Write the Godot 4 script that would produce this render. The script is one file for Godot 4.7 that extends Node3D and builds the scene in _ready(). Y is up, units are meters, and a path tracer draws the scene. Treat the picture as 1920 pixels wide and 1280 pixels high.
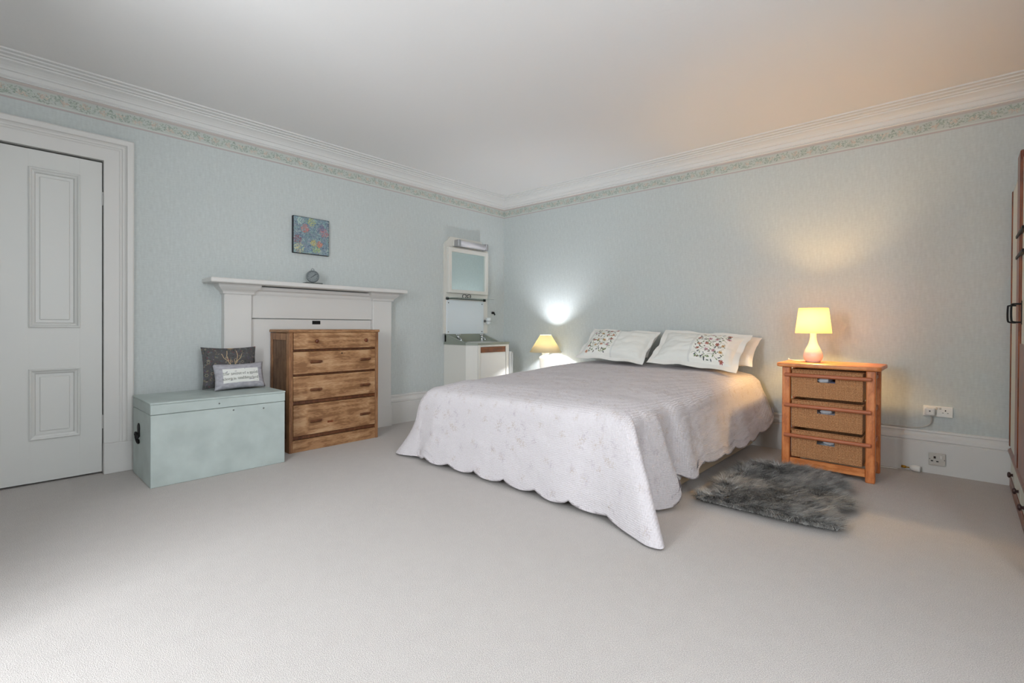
extends Node3D
# Bedroom. Axes: x runs along the bed-head wall (0 at the corner), z runs along the fireplace wall, y up, metres.

const W := 5.05        # wall_right plane
const L := 4.92         # wall_front plane (out of view, holds the window recess)
const H := 2.575       # ceiling
const BAYX0 := 2.17  # recess jamb out of view, placed to shade the carpet by the door
const BAYX1 := 3.35
const BAYZ := 5.95
const WIN := Vector3(2.76, 0, 5.60)   # middle of the unseen window, turned to light the fireplace wall and bed
const WIN_YAW := 0.72

var xf := Transform3D()
var M := {}
var taken := {}
var rng := RandomNumberGenerator.new()

# ------------------------------------------------------------------ naming
func numbered(n: String, where: Node) -> String:
	var key := str(where.get_instance_id()) + "/" + n
	if not taken.has(key):
		taken[key] = 0
		return n
	taken[key] += 1
	return "%s_%03d" % [n, taken[key]]

func tag(o: Node, label: String, category: String, group := "") -> Node:
	o.set_meta("label", label)
	o.set_meta("category", category)
	if group != "":
		o.set_meta("group", group)
	return o

func thing(called: String, label: String, category: String, at: Vector3, group := "", yaw := 0.0) -> Node3D:
	var o := Node3D.new()
	o.name = numbered(called, self)
	add_child(o, true)
	o.position = at
	o.rotation.y = yaw
	tag(o, label, category, group)
	xf = o.transform.affine_inverse()
	return o

func put(called: String, st: SurfaceTool, m: Material, parent: Node = null, smooth_uv := false) -> MeshInstance3D:
	var o := MeshInstance3D.new()
	var p: Node = parent if parent else self
	o.name = numbered(called, p)
	st.generate_normals()
	var me := st.commit()
	me.surface_set_material(0, m)
	o.mesh = me
	p.add_child(o, true)
	return o

func struct(called: String, st: SurfaceTool, m: Material) -> MeshInstance3D:
	var o := put(called, st, m)
	o.set_meta("kind", "structure")
	return o

# ------------------------------------------------------------------ mesh helpers (outward counter-clockwise, written clockwise for Godot)
func mb(smooth := false) -> SurfaceTool:
	var st := SurfaceTool.new()
	st.begin(Mesh.PRIMITIVE_TRIANGLES)
	st.set_smooth_group(0 if smooth else -1)
	return st

func vtx(st: SurfaceTool, p: Vector3, uv := Vector2.ZERO) -> void:
	st.set_uv(uv)
	st.add_vertex(xf * p)

func tri(st: SurfaceTool, a: Vector3, b: Vector3, c: Vector3, ua := Vector2.ZERO, ub := Vector2.ZERO, uc := Vector2.ZERO) -> void:
	vtx(st, a, ua)
	vtx(st, c, uc)
	vtx(st, b, ub)

func quad(st: SurfaceTool, a: Vector3, b: Vector3, c: Vector3, d: Vector3, ua := Vector2(0, 1), ub := Vector2(1, 1), uc := Vector2(1, 0), ud := Vector2(0, 0)) -> void:
	tri(st, a, b, c, ua, ub, uc)
	tri(st, a, c, d, ua, uc, ud)

func poly(st: SurfaceTool, pts: Array, ref: Vector3) -> void:   # convex face turned away from ref
	var c := Vector3.ZERO
	for p in pts:
		c += p
	c /= pts.size()
	var n: Vector3 = (pts[1] - pts[0]).cross(pts[2] - pts[0])
	if n.dot(c - ref) < 0:
		pts = pts.duplicate()
		pts.reverse()
	for i in range(1, pts.size() - 1):
		tri(st, pts[0], pts[i], pts[i + 1])

func bx(st: SurfaceTool, lo: Vector3, hi: Vector3, b := 0.0) -> void:   # box with chamfered edges
	var mid := (lo + hi) * 0.5
	var h := (hi - lo) * 0.5
	b = min(b, min(h.x, min(h.y, h.z)) * 0.9)
	var V := {}
	for sx in [-1, 1]:
		for sy in [-1, 1]:
			for sz in [-1, 1]:
				var s := Vector3(sx, sy, sz)
				var row := []
				for a in 3:
					var e := h - Vector3(b, b, b)
					e[a] = h[a]
					row.append(mid + e * s)
				V[Vector3i(sx, sy, sz)] = row
	for a in 3:
		var u := (a + 1) % 3
		var w := (a + 2) % 3
		for s in [-1, 1]:
			var pts := []
			for k in [[-1, -1], [1, -1], [1, 1], [-1, 1]]:
				var key := Vector3i()
				key[a] = s
				key[u] = k[0]
				key[w] = k[1]
				pts.append(V[key][a])
			poly(st, pts, mid)
		if b > 0:
			for s1 in [-1, 1]:
				for s2 in [-1, 1]:
					var k1 := Vector3i()
					k1[a] = -1
					k1[u] = s1
					k1[w] = s2
					var k2 := k1
					k2[a] = 1
					poly(st, [V[k1][u], V[k2][u], V[k2][w], V[k1][w]], mid)
	if b > 0:
		for key in V:
			poly(st, [V[key][0], V[key][1], V[key][2]], mid)

func box(called: String, lo: Vector3, hi: Vector3, b: float, m: Material, parent: Node = null) -> MeshInstance3D:
	var st := mb()
	bx(st, lo, hi, b)
	return put(called, st, m, parent)

func run(st: SurfaceTool, prof: Array, a: Vector3, b: Vector3, out: Vector3, up: Vector3, ma := 0.0, mz := 0.0, by_up := false) -> void:
	# extrudes a closed profile of (out, up) points from a to b; ma / mz shear the ends for mitres
	var dir := (b - a).normalized()
	var P := PackedVector2Array()
	for p in prof:
		P.append(p)
	var hand := out.cross(up).dot(dir)
	var ccw := not Geometry2D.is_polygon_clockwise(P)
	if (hand > 0) != ccw:
		P.reverse()
	var n := P.size()
	var A := []
	var B := []
	for p in P:
		var k: float = p.y if by_up else p.x
		A.append(a + out * p.x + up * p.y + dir * (k * ma))
		B.append(b + out * p.x + up * p.y - dir * (k * mz))
	for i in n:
		var j := (i + 1) % n
		quad(st, A[i], A[j], B[j], B[i])
	var ids := Geometry2D.triangulate_polygon(P)
	for i in range(0, ids.size(), 3):
		tri(st, A[ids[i]], A[ids[i + 2]], A[ids[i + 1]])
		tri(st, B[ids[i]], B[ids[i + 1]], B[ids[i + 2]])

func lathe(st: SurfaceTool, prof: Array, at: Vector3, segs := 32, axis := Vector3.UP) -> void:
	var z := axis.normalized()
	var x := z.cross(Vector3(0.31, 0.2, 0.93)).normalized()
	var y := z.cross(x)
	for i in prof.size() - 1:
		for k in segs:
			var t0 := TAU * k / segs
			var t1 := TAU * (k + 1) / segs
			var d0 := x * cos(t0) + y * sin(t0)
			var d1 := x * cos(t1) + y * sin(t1)
			var p: Vector2 = prof[i]
			var q: Vector2 = prof[i + 1]
			var a := at + d0 * p.x + z * p.y
			var b := at + d1 * p.x + z * p.y
			var c := at + d1 * q.x + z * q.y
			var d := at + d0 * q.x + z * q.y
			if p.x > 1e-6:
				tri(st, a, b, c)
			if q.x > 1e-6:
				tri(st, a, c, d)

func tube(st: SurfaceTool, pts: Array, r: float, sides := 8) -> void:
	var rings := []
	for i in pts.size():
		var t: Vector3 = (pts[min(i + 1, pts.size() - 1)] - pts[max(i - 1, 0)]).normalized()
		var x := t.cross(Vector3(0.13, 0.97, 0.21)).normalized()
		if x.length() < 0.5:
			x = t.cross(Vector3.RIGHT).normalized()
		var y := t.cross(x)
		var ring := []
		for k in sides:
			var f := TAU * k / sides
			ring.append(pts[i] + (x * cos(f) + y * sin(f)) * r)
		rings.append(ring)
	for i in rings.size() - 1:
		for k in sides:
			var j := (k + 1) % sides
			quad(st, rings[i][k], rings[i][j], rings[i + 1][j], rings[i + 1][k])
	for k in range(1, sides - 1):
		tri(st, rings[0][0], rings[0][k + 1], rings[0][k])
		var e = rings[-1]
		tri(st, e[0], e[k], e[k + 1])

func smooth_path(c: Array, per := 6) -> Array:
	var out := []
	for i in c.size() - 1:
		var p0: Vector3 = c[max(i - 1, 0)]
		var p1: Vector3 = c[i]
		var p2: Vector3 = c[i + 1]
		var p3: Vector3 = c[min(i + 2, c.size() - 1)]
		for k in per:
			out.append(p1.cubic_interpolate(p2, p0, p3, float(k) / per))
	out.append(c[-1])
	return out

func grid(st: SurfaceTool, f: Callable, nu: int, nv: int, flip := false) -> void:
	var P := []
	for j in nv + 1:
		var row := PackedVector3Array()
		for i in nu + 1:
			row.append(f.call(float(i) / nu, float(j) / nv))
		P.append(row)
	for j in nv:
		for i in nu:
			var u0 := float(i) / nu
			var u1 := float(i + 1) / nu
			var v0 := float(j) / nv
			var v1 := float(j + 1) / nv
			if flip:
				quad(st, P[j][i], P[j + 1][i], P[j + 1][i + 1], P[j][i + 1], Vector2(u0, v0), Vector2(u0, v1), Vector2(u1, v1), Vector2(u1, v0))
			else:
				quad(st, P[j][i], P[j][i + 1], P[j + 1][i + 1], P[j + 1][i], Vector2(u0, v0), Vector2(u1, v0), Vector2(u1, v1), Vector2(u0, v1))

func ball(st: SurfaceTool, c: Vector3, r: Vector3, n := 16) -> void:
	grid(st, func(u, v): return c + Vector3(r.x * sin(PI * v) * cos(TAU * u), r.y * -cos(PI * v), -r.z * sin(PI * v) * sin(TAU * u)), n, n / 2)

# ------------------------------------------------------------------ textures
func noise_img(w: int, h: int, freq: float, sd: int, oct := 3) -> Image:
	var n := FastNoiseLite.new()
	n.seed = sd
	n.frequency = freq
	n.noise_type = FastNoiseLite.TYPE_SIMPLEX_SMOOTH
	n.fractal_octaves = oct
	var im := n.get_seamless_image(w, h)
	im.convert(Image.FORMAT_RGB8)
	return im

func tex(im: Image) -> ImageTexture:
	im.generate_mipmaps()
	return ImageTexture.create_from_image(im)

func bump(im: Image, k: float) -> ImageTexture:
	var c: Image = im.duplicate()
	c.convert(Image.FORMAT_RGBA8)
	c.bump_map_to_normal_map(k)
	return ImageTexture.create_from_image(c)

func wood_img(sd: int, dark: Color, mid: Color, pale: Color, vertical: bool) -> Image:
	var n := 512
	var a := noise_img(48, n, 0.02, sd, 4)
	a.resize(n, n, Image.INTERPOLATE_CUBIC)
	var b := noise_img(128, n, 0.09, sd + 7, 2)
	b.resize(n, n, Image.INTERPOLATE_CUBIC)
	var c := noise_img(n, n, 0.006, sd + 19, 2)
	var im := Image.create(n, n, false, Image.FORMAT_RGB8)
	for y in n:
		for x in n:
			var g: float = a.get_pixel(x, y).r
			var f: float = b.get_pixel(x, y).r
			var s: float = c.get_pixel(x, y).r
			var t: float = clamp(g * 0.9 + (f - 0.5) * 0.45 + (s - 0.5) * 0.5, 0.0, 1.0)
			var col := dark.lerp(mid, smoothstep(0.15, 0.5, t)).lerp(pale, smoothstep(0.5, 0.9, t))
			if vertical:
				im.set_pixel(y, x, col)
			else:
				im.set_pixel(x, y, col)
	return im

func blob(im: Image, cx: float, cy: float, rx: float, ry: float, col: Color, soft := 0.25, turn := 0.0) -> void:
	var w := im.get_width()
	var h := im.get_height()
	var r := int(ceil(max(rx, ry)))
	var c := cos(turn)
	var s := sin(turn)
	for y in range(int(cy) - r, int(cy) + r + 1):
		for x in range(int(cx) - r, int(cx) + r + 1):
			var dx := x - cx
			var dy := y - cy
			var d := Vector2((dx * c + dy * s) / rx, (-dx * s + dy * c) / ry).length()
			if d < 1.0:
				var px := posmod(x, w)
				var py := posmod(y, h)
				im.set_pixel(px, py, im.get_pixel(px, py).lerp(Color(col, 1.0), col.a * (1.0 - smoothstep(1.0 - soft, 1.0, d))))

func stroke(im: Image, pts: Array, r: float, col: Color) -> void:
	for i in pts.size() - 1:
		var a: Vector2 = pts[i]
		var b: Vector2 = pts[i + 1]
		var n := int(max(2.0, a.distance_to(b) / max(0.6, r * 0.6)))
		for k in n + 1:
			var p := a.lerp(b, float(k) / n)
			blob(im, p.x, p.y, r, r, col, 0.5)

func mat(col: Color, rough := 0.8, metal := 0.0) -> StandardMaterial3D:
	var m := StandardMaterial3D.new()
	m.albedo_color = col
	m.roughness = rough
	m.metallic = metal
	return m

func trip(m: StandardMaterial3D, size: float) -> StandardMaterial3D:
	m.uv1_triplanar = true
	m.uv1_scale = Vector3.ONE / size
	return m

func materials() -> void:
	# painted plaster and joinery
	var pn := noise_img(256, 256, 0.05, 3, 3)
	var pnt := bump(pn, 0.6)
	M.white = mat(Color8(214, 212, 208), 0.45)
	M.ceiling = mat(Color8(232, 230, 228), 0.95)
	M.cornice = mat(Color8(218, 217, 214), 0.7)
	M.door = mat(Color8(212, 212, 208), 0.42)
	for k in ["ceiling"]:
		M[k].normal_enabled = true
		M[k].normal_texture = pnt
		M[k].normal_scale = 0.25
		trip(M[k], 0.6)
	# woven wallpaper
	var wi := Image.create(256, 256, false, Image.FORMAT_RGB8)
	var wn := noise_img(256, 64, 0.06, 11, 2)
	wn.resize(256, 256, Image.INTERPOLATE_CUBIC)
	var wb := noise_img(64, 256, 0.1, 12, 2)
	wb.resize(256, 256, Image.INTERPOLATE_CUBIC)
	for y in 256:
		for x in 256:
			var v := 0.965 + 0.07 * ((wn.get_pixel(x, y).r + wb.get_pixel(x, y).r) * 0.5 - 0.35)
			wi.set_pixel(x, y, Color(v, v, v))
	M.wall = mat(Color8(200, 206, 204), 0.85)
	M.wall.albedo_texture = tex(wi)
	M.wall.normal_enabled = true
	M.wall.normal_texture = bump(wi, 6.0)
	M.wall.normal_scale = 0.2
	trip(M.wall, 0.3)
	# carpet
	var c1 := noise_img(512, 512, 0.3, 21, 2)
	var c2 := noise_img(512, 512, 0.012, 22, 2)
	var ci := Image.create(512, 512, false, Image.FORMAT_RGB8)
	for y in 512:
		for x in 512:
			var v: float = 0.86 + 0.34 * (c1.get_pixel(x, y).r - 0.5) + 0.015 * (c2.get_pixel(x, y).r - 0.5)
			ci.set_pixel(x, y, Color(v, v * 0.995, v * 0.99))
	M.carpet = mat(Color8(222, 216, 212), 1.0)
	M.carpet.albedo_texture = tex(ci)
	M.carpet.normal_enabled = true
	M.carpet.normal_texture = bump(c1, 3.0)
	M.carpet.normal_scale = 0.5
	trip(M.carpet, 0.55)
	# woods
	M.oak_h = trip(mat(Color.WHITE, 0.5), 0.55)
	M.oak_h.albedo_texture = tex(wood_img(31, Color8(134, 94, 60), Color8(166, 124, 86), Color8(188, 150, 112), false))
	M.oak_v = trip(mat(Color.WHITE, 0.5), 0.5)
	M.oak_v.albedo_texture = tex(wood_img(37, Color8(124, 84, 54), Color8(150, 106, 70), Color8(166, 124, 86), true))
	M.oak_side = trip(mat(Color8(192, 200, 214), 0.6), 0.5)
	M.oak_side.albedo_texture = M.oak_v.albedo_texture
	M.honey_h = trip(mat(Color.WHITE, 0.35), 0.4)
	M.honey_h.albedo_texture = tex(wood_img(41, Color8(192, 112, 58), Color8(214, 134, 76), Color8(226, 150, 90), false))
	M.honey_v = trip(mat(Color.WHITE, 0.35), 0.4)
	M.honey_v.albedo_texture = tex(wood_img(43, Color8(188, 106, 56), Color8(210, 126, 70), Color8(222, 142, 84), true))
	M.rod = mat(Color8(182, 108, 74), 0.4)
	M.mahogany = trip(mat(Color.WHITE, 0.3), 0.4)
	M.mahogany.albedo_texture = tex(wood_img(47, Color8(86, 40, 20), Color8(122, 62, 32), Color8(140, 78, 44), true))
	M.pull_wood = trip(mat(Color8(176, 150, 132), 0.45), 0.4)
	M.pull_wood.albedo_texture = M.oak_v.albedo_texture
	M.black_iron = mat(Color8(28, 27, 27), 0.5, 0.6)
	M.dark = mat(Color8(22, 20, 18), 0.8)
	M.chrome = mat(Color8(210, 212, 214), 0.12, 1.0)
	M.screw = mat(Color8(120, 120, 118), 0.4, 0.8)
	M.plastic = mat(Color8(232, 230, 224), 0.35)
	M.grey_plastic = mat(Color8(196, 192, 184), 0.4)
	M.hole = mat(Color8(30, 28, 28), 0.7)

func _ready() -> void:
	rng.seed = 20240611
	# ---------------- camera
	var cam := Camera3D.new()
	cam.name = "camera"
	cam.projection = Camera3D.PROJECTION_FRUSTUM
	cam.near = 0.05
	cam.far = 60.0
	cam.size = 1280.0 / 905.155 * 0.05
	cam.frustum_offset = Vector2(1.64, -24.09) / 905.155 * 0.05
	cam.position = Vector3(4.169, 1.0, 4.433)
	cam.basis = Basis(Vector3.UP, 0.7390) * Basis(Vector3.RIGHT, -0.00658) * Basis(Vector3.BACK, 0.00577)
	add_child(cam)
	cam.current = true
	# ---------------- sky and exposure
	var we := WorldEnvironment.new()
	we.name = "world_environment"
	var env := Environment.new()
	var sky := Sky.new()
	var sm := ProceduralSkyMaterial.new()
	sm.sky_top_color = Color(0.62, 0.72, 0.86)
	sm.sky_horizon_color = Color(0.85, 0.88, 0.92)
	sm.ground_bottom_color = Color(0.35, 0.38, 0.3)
	sm.ground_horizon_color = Color(0.6, 0.63, 0.6)
	sky.sky_material = sm
	env.background_mode = Environment.BG_SKY
	env.sky = sky
	env.tonemap_mode = Environment.TONE_MAPPER_LINEAR
	env.tonemap_exposure = 1.03
	env.sdfgi_enabled = true
	env.ssao_enabled = true
	env.ssil_enabled = true
	we.environment = env
	add_child(we)
	# ---------------- area lights standing in for daylight at two unseen windows
	daylight(Transform3D(Basis(Vector3.UP, WIN_YAW), WIN) * Transform3D(Basis(), Vector3(0, 1.5, -0.06)), Vector2(0.72, 1.4), 7.9)  # out of view, placed to light the bed foot, fireplace wall and near carpet
	daylight(Transform3D(Basis(Vector3.UP, PI / 2), Vector3(W - 0.03, 1.5, 3.85)), Vector2(0.9, 1.4), 4.9)  # added fill, brightens the door, left wall and dark carpet
	materials()
	room()
	unseen_windows()
	door()
	fireplace()
	blanket_box()
	dresser()
	cushions()
	picture_and_clock()
	washstand()
	bed()
	pillows()
	left_lamp()
	wicker_chest()
	right_lamp()
	sockets()
	rug()
	wardrobe()

func daylight(at: Transform3D, size: Vector2, energy: float) -> void:
	var a := AreaLight3D.new()
	a.name = numbered("unseen_window_daylight", self)
	a.area_size = size
	a.area_normalize_energy = true
	a.light_energy = energy
	a.light_color = Color(0.955, 0.975, 1.0)
	a.area_range = 14.0
	a.area_attenuation = 2.0
	a.shadow_enabled = true
	a.transform = at
	add_child(a)

# ------------------------------------------------------------------ room shell
func room() -> void:
	xf = Transform3D()
	var st := mb()
	bx(st, Vector3(-0.3, -0.25, -0.3), Vector3(W + 0.3, 0, 6.6))
	struct("floor", st, M.carpet)
	st = mb()
	bx(st, Vector3(-0.3, H, -0.3), Vector3(W + 0.3, H + 0.25, 6.6))
	struct("ceiling", st, M.ceiling)
	# fireplace wall with the door opening (z 3.885 .. 4.715, to 2.075)
	st = mb()
	bx(st, Vector3(-0.3, 0, -0.3), Vector3(0, H, 3.883))
	bx(st, Vector3(-0.3, 0, 4.722), Vector3(0, H, 6.6))
	bx(st, Vector3(-0.3, 2.078, 3.883), Vector3(0, H, 4.722))
	bx(st, Vector3(-0.3, 0, 3.883), Vector3(-0.1, 2.078, 4.722))
	struct("wall_left", st, M.wall)
	st = mb()
	bx(st, Vector3(0, 0, -0.3), Vector3(W, H, 0))
	struct("wall_back", st, M.wall)
	st = mb()  # right wall, opening left for the added window
	bx(st, Vector3(W, 0, -0.3), Vector3(W + 0.3, H, 3.38))
	bx(st, Vector3(W, 0, 4.32), Vector3(W + 0.3, H, 6.6))
	bx(st, Vector3(W, 0, 3.38), Vector3(W + 0.3, 0.77, 4.32))
	bx(st, Vector3(W, 2.23, 3.38), Vector3(W + 0.3, H, 4.32))
	struct("wall_right", st, M.wall)
	# unseen wall behind the camera, recess shaped to shade the carpet by the door
	st = mb()
	bx(st, Vector3(0, 0, L), Vector3(BAYX0, H, 6.6))
	bx(st, Vector3(BAYX1, 0, L), Vector3(W, H, 6.6))
	var keep := xf
	xf = Transform3D(Basis(Vector3.UP, WIN_YAW), WIN)
	bx(st, Vector3(-1.0, 0, 0.0), Vector3(1.0, 0.75, 0.3))
	bx(st, Vector3(-1.0, 2.25, 0.0), Vector3(1.0, H, 0.3))
	bx(st, Vector3(-1.0, 0.75, 0.0), Vector3(-0.42, 2.25, 0.3))
	bx(st, Vector3(0.42, 0.75, 0.0), Vector3(1.0, 2.25, 0.3))
	xf = keep
	struct("wall_front", st, M.wall)

	# cornice: stepped plaster mouldings running round the room
	var cp := [Vector2(0, 2.449), Vector2(0.012, 2.449), Vector2(0.017, 2.455), Vector2(0.012, 2.462), Vector2(0.02, 2.468),
		Vector2(0.024, 2.492), Vector2(0.034, 2.496), Vector2(0.036, 2.503), Vector2(0.046, 2.514), Vector2(0.064, 2.527), Vector2(0.082, 2.535),
		Vector2(0.084, 2.542), Vector2(0.1, 2.545), Vector2(0.104, 2.552), Vector2(0.13, 2.556), Vector2(0.134, 2.563), Vector2(0.158, 2.566), Vector2(0.16, H), Vector2(0, H)]
	var runs := [[Vector3(0, 0, 0), Vector3(0, 0, L), Vector3.RIGHT], [Vector3(0, 0, 0), Vector3(W, 0, 0), Vector3.BACK],
		[Vector3(W, 0, 0), Vector3(W, 0, L), Vector3.LEFT], [Vector3(0, 0, L), Vector3(BAYX0, 0, L), Vector3.FORWARD], [Vector3(BAYX1, 0, L), Vector3(W, 0, L), Vector3.FORWARD]]
	var n := 1
	for r in runs:
		st = mb()
		run(st, cp, r[0], r[1], r[2], Vector3.UP, 1.0 if n != 5 else 0.0, 1.0 if n != 4 else 0.0)
		struct("trim_%d" % n, st, M.cornice)
		n += 1
	# printed paper border under the cornice
	M.border = mat(Color.WHITE, 0.85)
	M.border.albedo_texture = border_tex()
	for r in [[0, Vector3(0, 0, 0), Vector3(0, 0, L), Vector3.RIGHT], [1, Vector3(0, 0, 0), Vector3(W, 0, 0), Vector3.BACK], [2, Vector3(W, 0, 0), Vector3(W, 0, L), Vector3.LEFT]]:
		st = mb()
		var a: Vector3 = r[1] + r[3] * 0.0015
		var b: Vector3 = r[2] + r[3] * 0.0015
		var len := a.distance_to(b) / 0.75
		var lo := Vector3.UP * 2.342
		var hi := Vector3.UP * 2.45
		var off: Vector3 = r[3] * -0.0015
		var uv := [Vector2(0, 1), Vector2(len, 1), Vector2(len, 0), Vector2(0, 0)]
		if r[0] == 1:
			quad(st, a + lo, b + lo, b + hi, a + hi, uv[0], uv[1], uv[2], uv[3])
		else:
			quad(st, b + lo, a + lo, a + hi, b + hi, uv[1], uv[0], uv[3], uv[2])
		quad(st, a + lo + off, b + lo + off, b + lo, a + lo, Vector2(0, .99), Vector2(len, .99), Vector2(len, .99), Vector2(0, .99))
		struct("trim_%d" % n, st, M.border)
		n += 1
	# skirting boards
	var sk := [Vector2(0, 0), Vector2(0.03, 0), Vector2(0.03, 0.207), Vector2(0.022, 0.212), Vector2(0.022, 0.216), Vector2(0.028, 0.222), Vector2(0.026, 0.24),
		Vector2(0.016, 0.256), Vector2(0.014, 0.272), Vector2(0.018, 0.278), Vector2(0.014, 0.29), Vector2(0, 0.292)]
	st = mb()
	run(st, sk, Vector3(0, 0, 0), Vector3(0, 0, 1.69), Vector3.RIGHT, Vector3.UP, 1.0, 0.0)
	run(st, sk, Vector3(0, 0, 3.19), Vector3(0, 0, 3.72), Vector3.RIGHT, Vector3.UP)
	struct("baseboard_left", st, M.white)
	st = mb()
	run(st, sk, Vector3(0, 0, 0), Vector3(W, 0, 0), Vector3.BACK, Vector3.UP, 1.0, 1.0)
	struct("baseboard_back", st, M.white)
	st = mb()
	run(st, sk, Vector3(W, 0, 0), Vector3(W, 0, L), Vector3.LEFT, Vector3.UP, 1.0, 1.0)
	struct("baseboard_right", st, M.white)
	st = mb()
	run(st, sk, Vector3(0, 0, L), Vector3(BAYX0, 0, L), Vector3.FORWARD, Vector3.UP, 1.0, 0.0)
	run(st, sk, Vector3(BAYX1, 0, L), Vector3(W, 0, L), Vector3.FORWARD, Vector3.UP, 0.0, 1.0)
	struct("baseboard_front", st, M.white)

func border_tex() -> ImageTexture:
	var w := 1024
	var h := 144
	var im := Image.create(w, h, false, Image.FORMAT_RGB8)
	im.fill(Color8(190, 195, 189))
	im.fill_rect(Rect2i(0, 0, w, 24), Color8(188, 180, 175))
	im.fill_rect(Rect2i(0, 2, w, 6), Color8(204, 190, 182))
	im.fill_rect(Rect2i(0, h - 12, w, 12), Color8(186, 174, 172))
	im.fill_rect(Rect2i(0, h - 26, w, 10), Color8(202, 206, 200))
	var r := RandomNumberGenerator.new()
	r.seed = 5
	for k in 380:
		var x := r.randf_range(0, w)
		var y := 72 + 12 * sin(x * TAU / 256.0) + r.randf_range(-34, 34)
		var g := r.randf_range(0.86, 1.08)
		blob(im, x, y, r.randf_range(6, 15), r.randf_range(3, 7), Color(0.66 * g, 0.70 * g, 0.655 * g, 0.8), 0.35, r.randf_range(0, PI))
	for k in 90:
		var x := r.randf_range(0, w)
		blob(im, x, 72 + 12 * sin(x * TAU / 256.0) + r.randf_range(-26, 26), r.randf_range(5, 10), r.randf_range(3, 5), Color8(150, 162, 150), 0.4, r.randf_range(0, PI))
	for k in 8:
		var x := 64.0 + 128.0 * k
		var y := 72.0 + (10.0 if k % 2 else -8.0)
		for j in 22:
			var a := r.randf_range(0, TAU)
			var d := r.randf_range(0, 26)
			blob(im, x + cos(a) * d * 1.4, y + sin(a) * d, r.randf_range(5, 11), r.randf_range(4, 8), Color(Color8(190, 172, 160).lerp(Color8(206, 196, 180), r.randf()), 0.85), 0.4, a)
	for k in 90:
		blob(im, r.randf_range(0, w), r.randf_range(40, 106), 5, 3, Color8(206, 207, 196), 0.4)
	return tex(im)

func unseen_windows() -> void:
	# two unseen sash windows, one set across the recess, one added beside the camera; xf carries the shapes to their places
	sash_window("unseen_window_1", Transform3D(Basis(Vector3.UP, WIN_YAW), WIN), 0.42, 0.75, 2.25)  # out of view, lights the bed foot and fireplace wall
	sash_window("added_window_2", Transform3D(Basis(Vector3.UP, PI / 2), Vector3(W, 0, 3.85)), 0.47, 0.77, 2.23)  # added to go with the fill light on the left wall
	xf = Transform3D()

func sash_window(called: String, place: Transform3D, hw: float, y0: float, y1: float) -> void:
	xf = place
	var st := mb()
	var z0 := 0.05
	var iw := hw - 0.05
	var ym := (y0 + y1) * 0.5
	for r in [[-hw, -iw, y0, y1], [iw, hw, y0, y1], [-iw, iw, y1 - 0.06, y1], [-iw, iw, y0, y0 + 0.07], [-iw, iw, ym - 0.02, ym + 0.02]]:
		bx(st, Vector3(r[0], r[2], z0), Vector3(r[1], r[3], z0 + 0.07), 0.005)
	var w := struct(called, st, M.white)
	var gm := mat(Color(0.9, 0.95, 0.95, 0.08), 0.02)
	gm.transparency = BaseMaterial3D.TRANSPARENCY_ALPHA
	for r in [[y0 + 0.07, ym - 0.02], [ym + 0.02, y1 - 0.06]]:
		box("pane", Vector3(-iw, r[0], z0 + 0.03), Vector3(iw, r[1], z0 + 0.034), 0.0, gm, w)
	box("window_sill", Vector3(-hw - 0.04, y0 - 0.03, -0.04), Vector3(hw + 0.04, y0, z0 + 0.1), 0.006, M.white, w)

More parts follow.
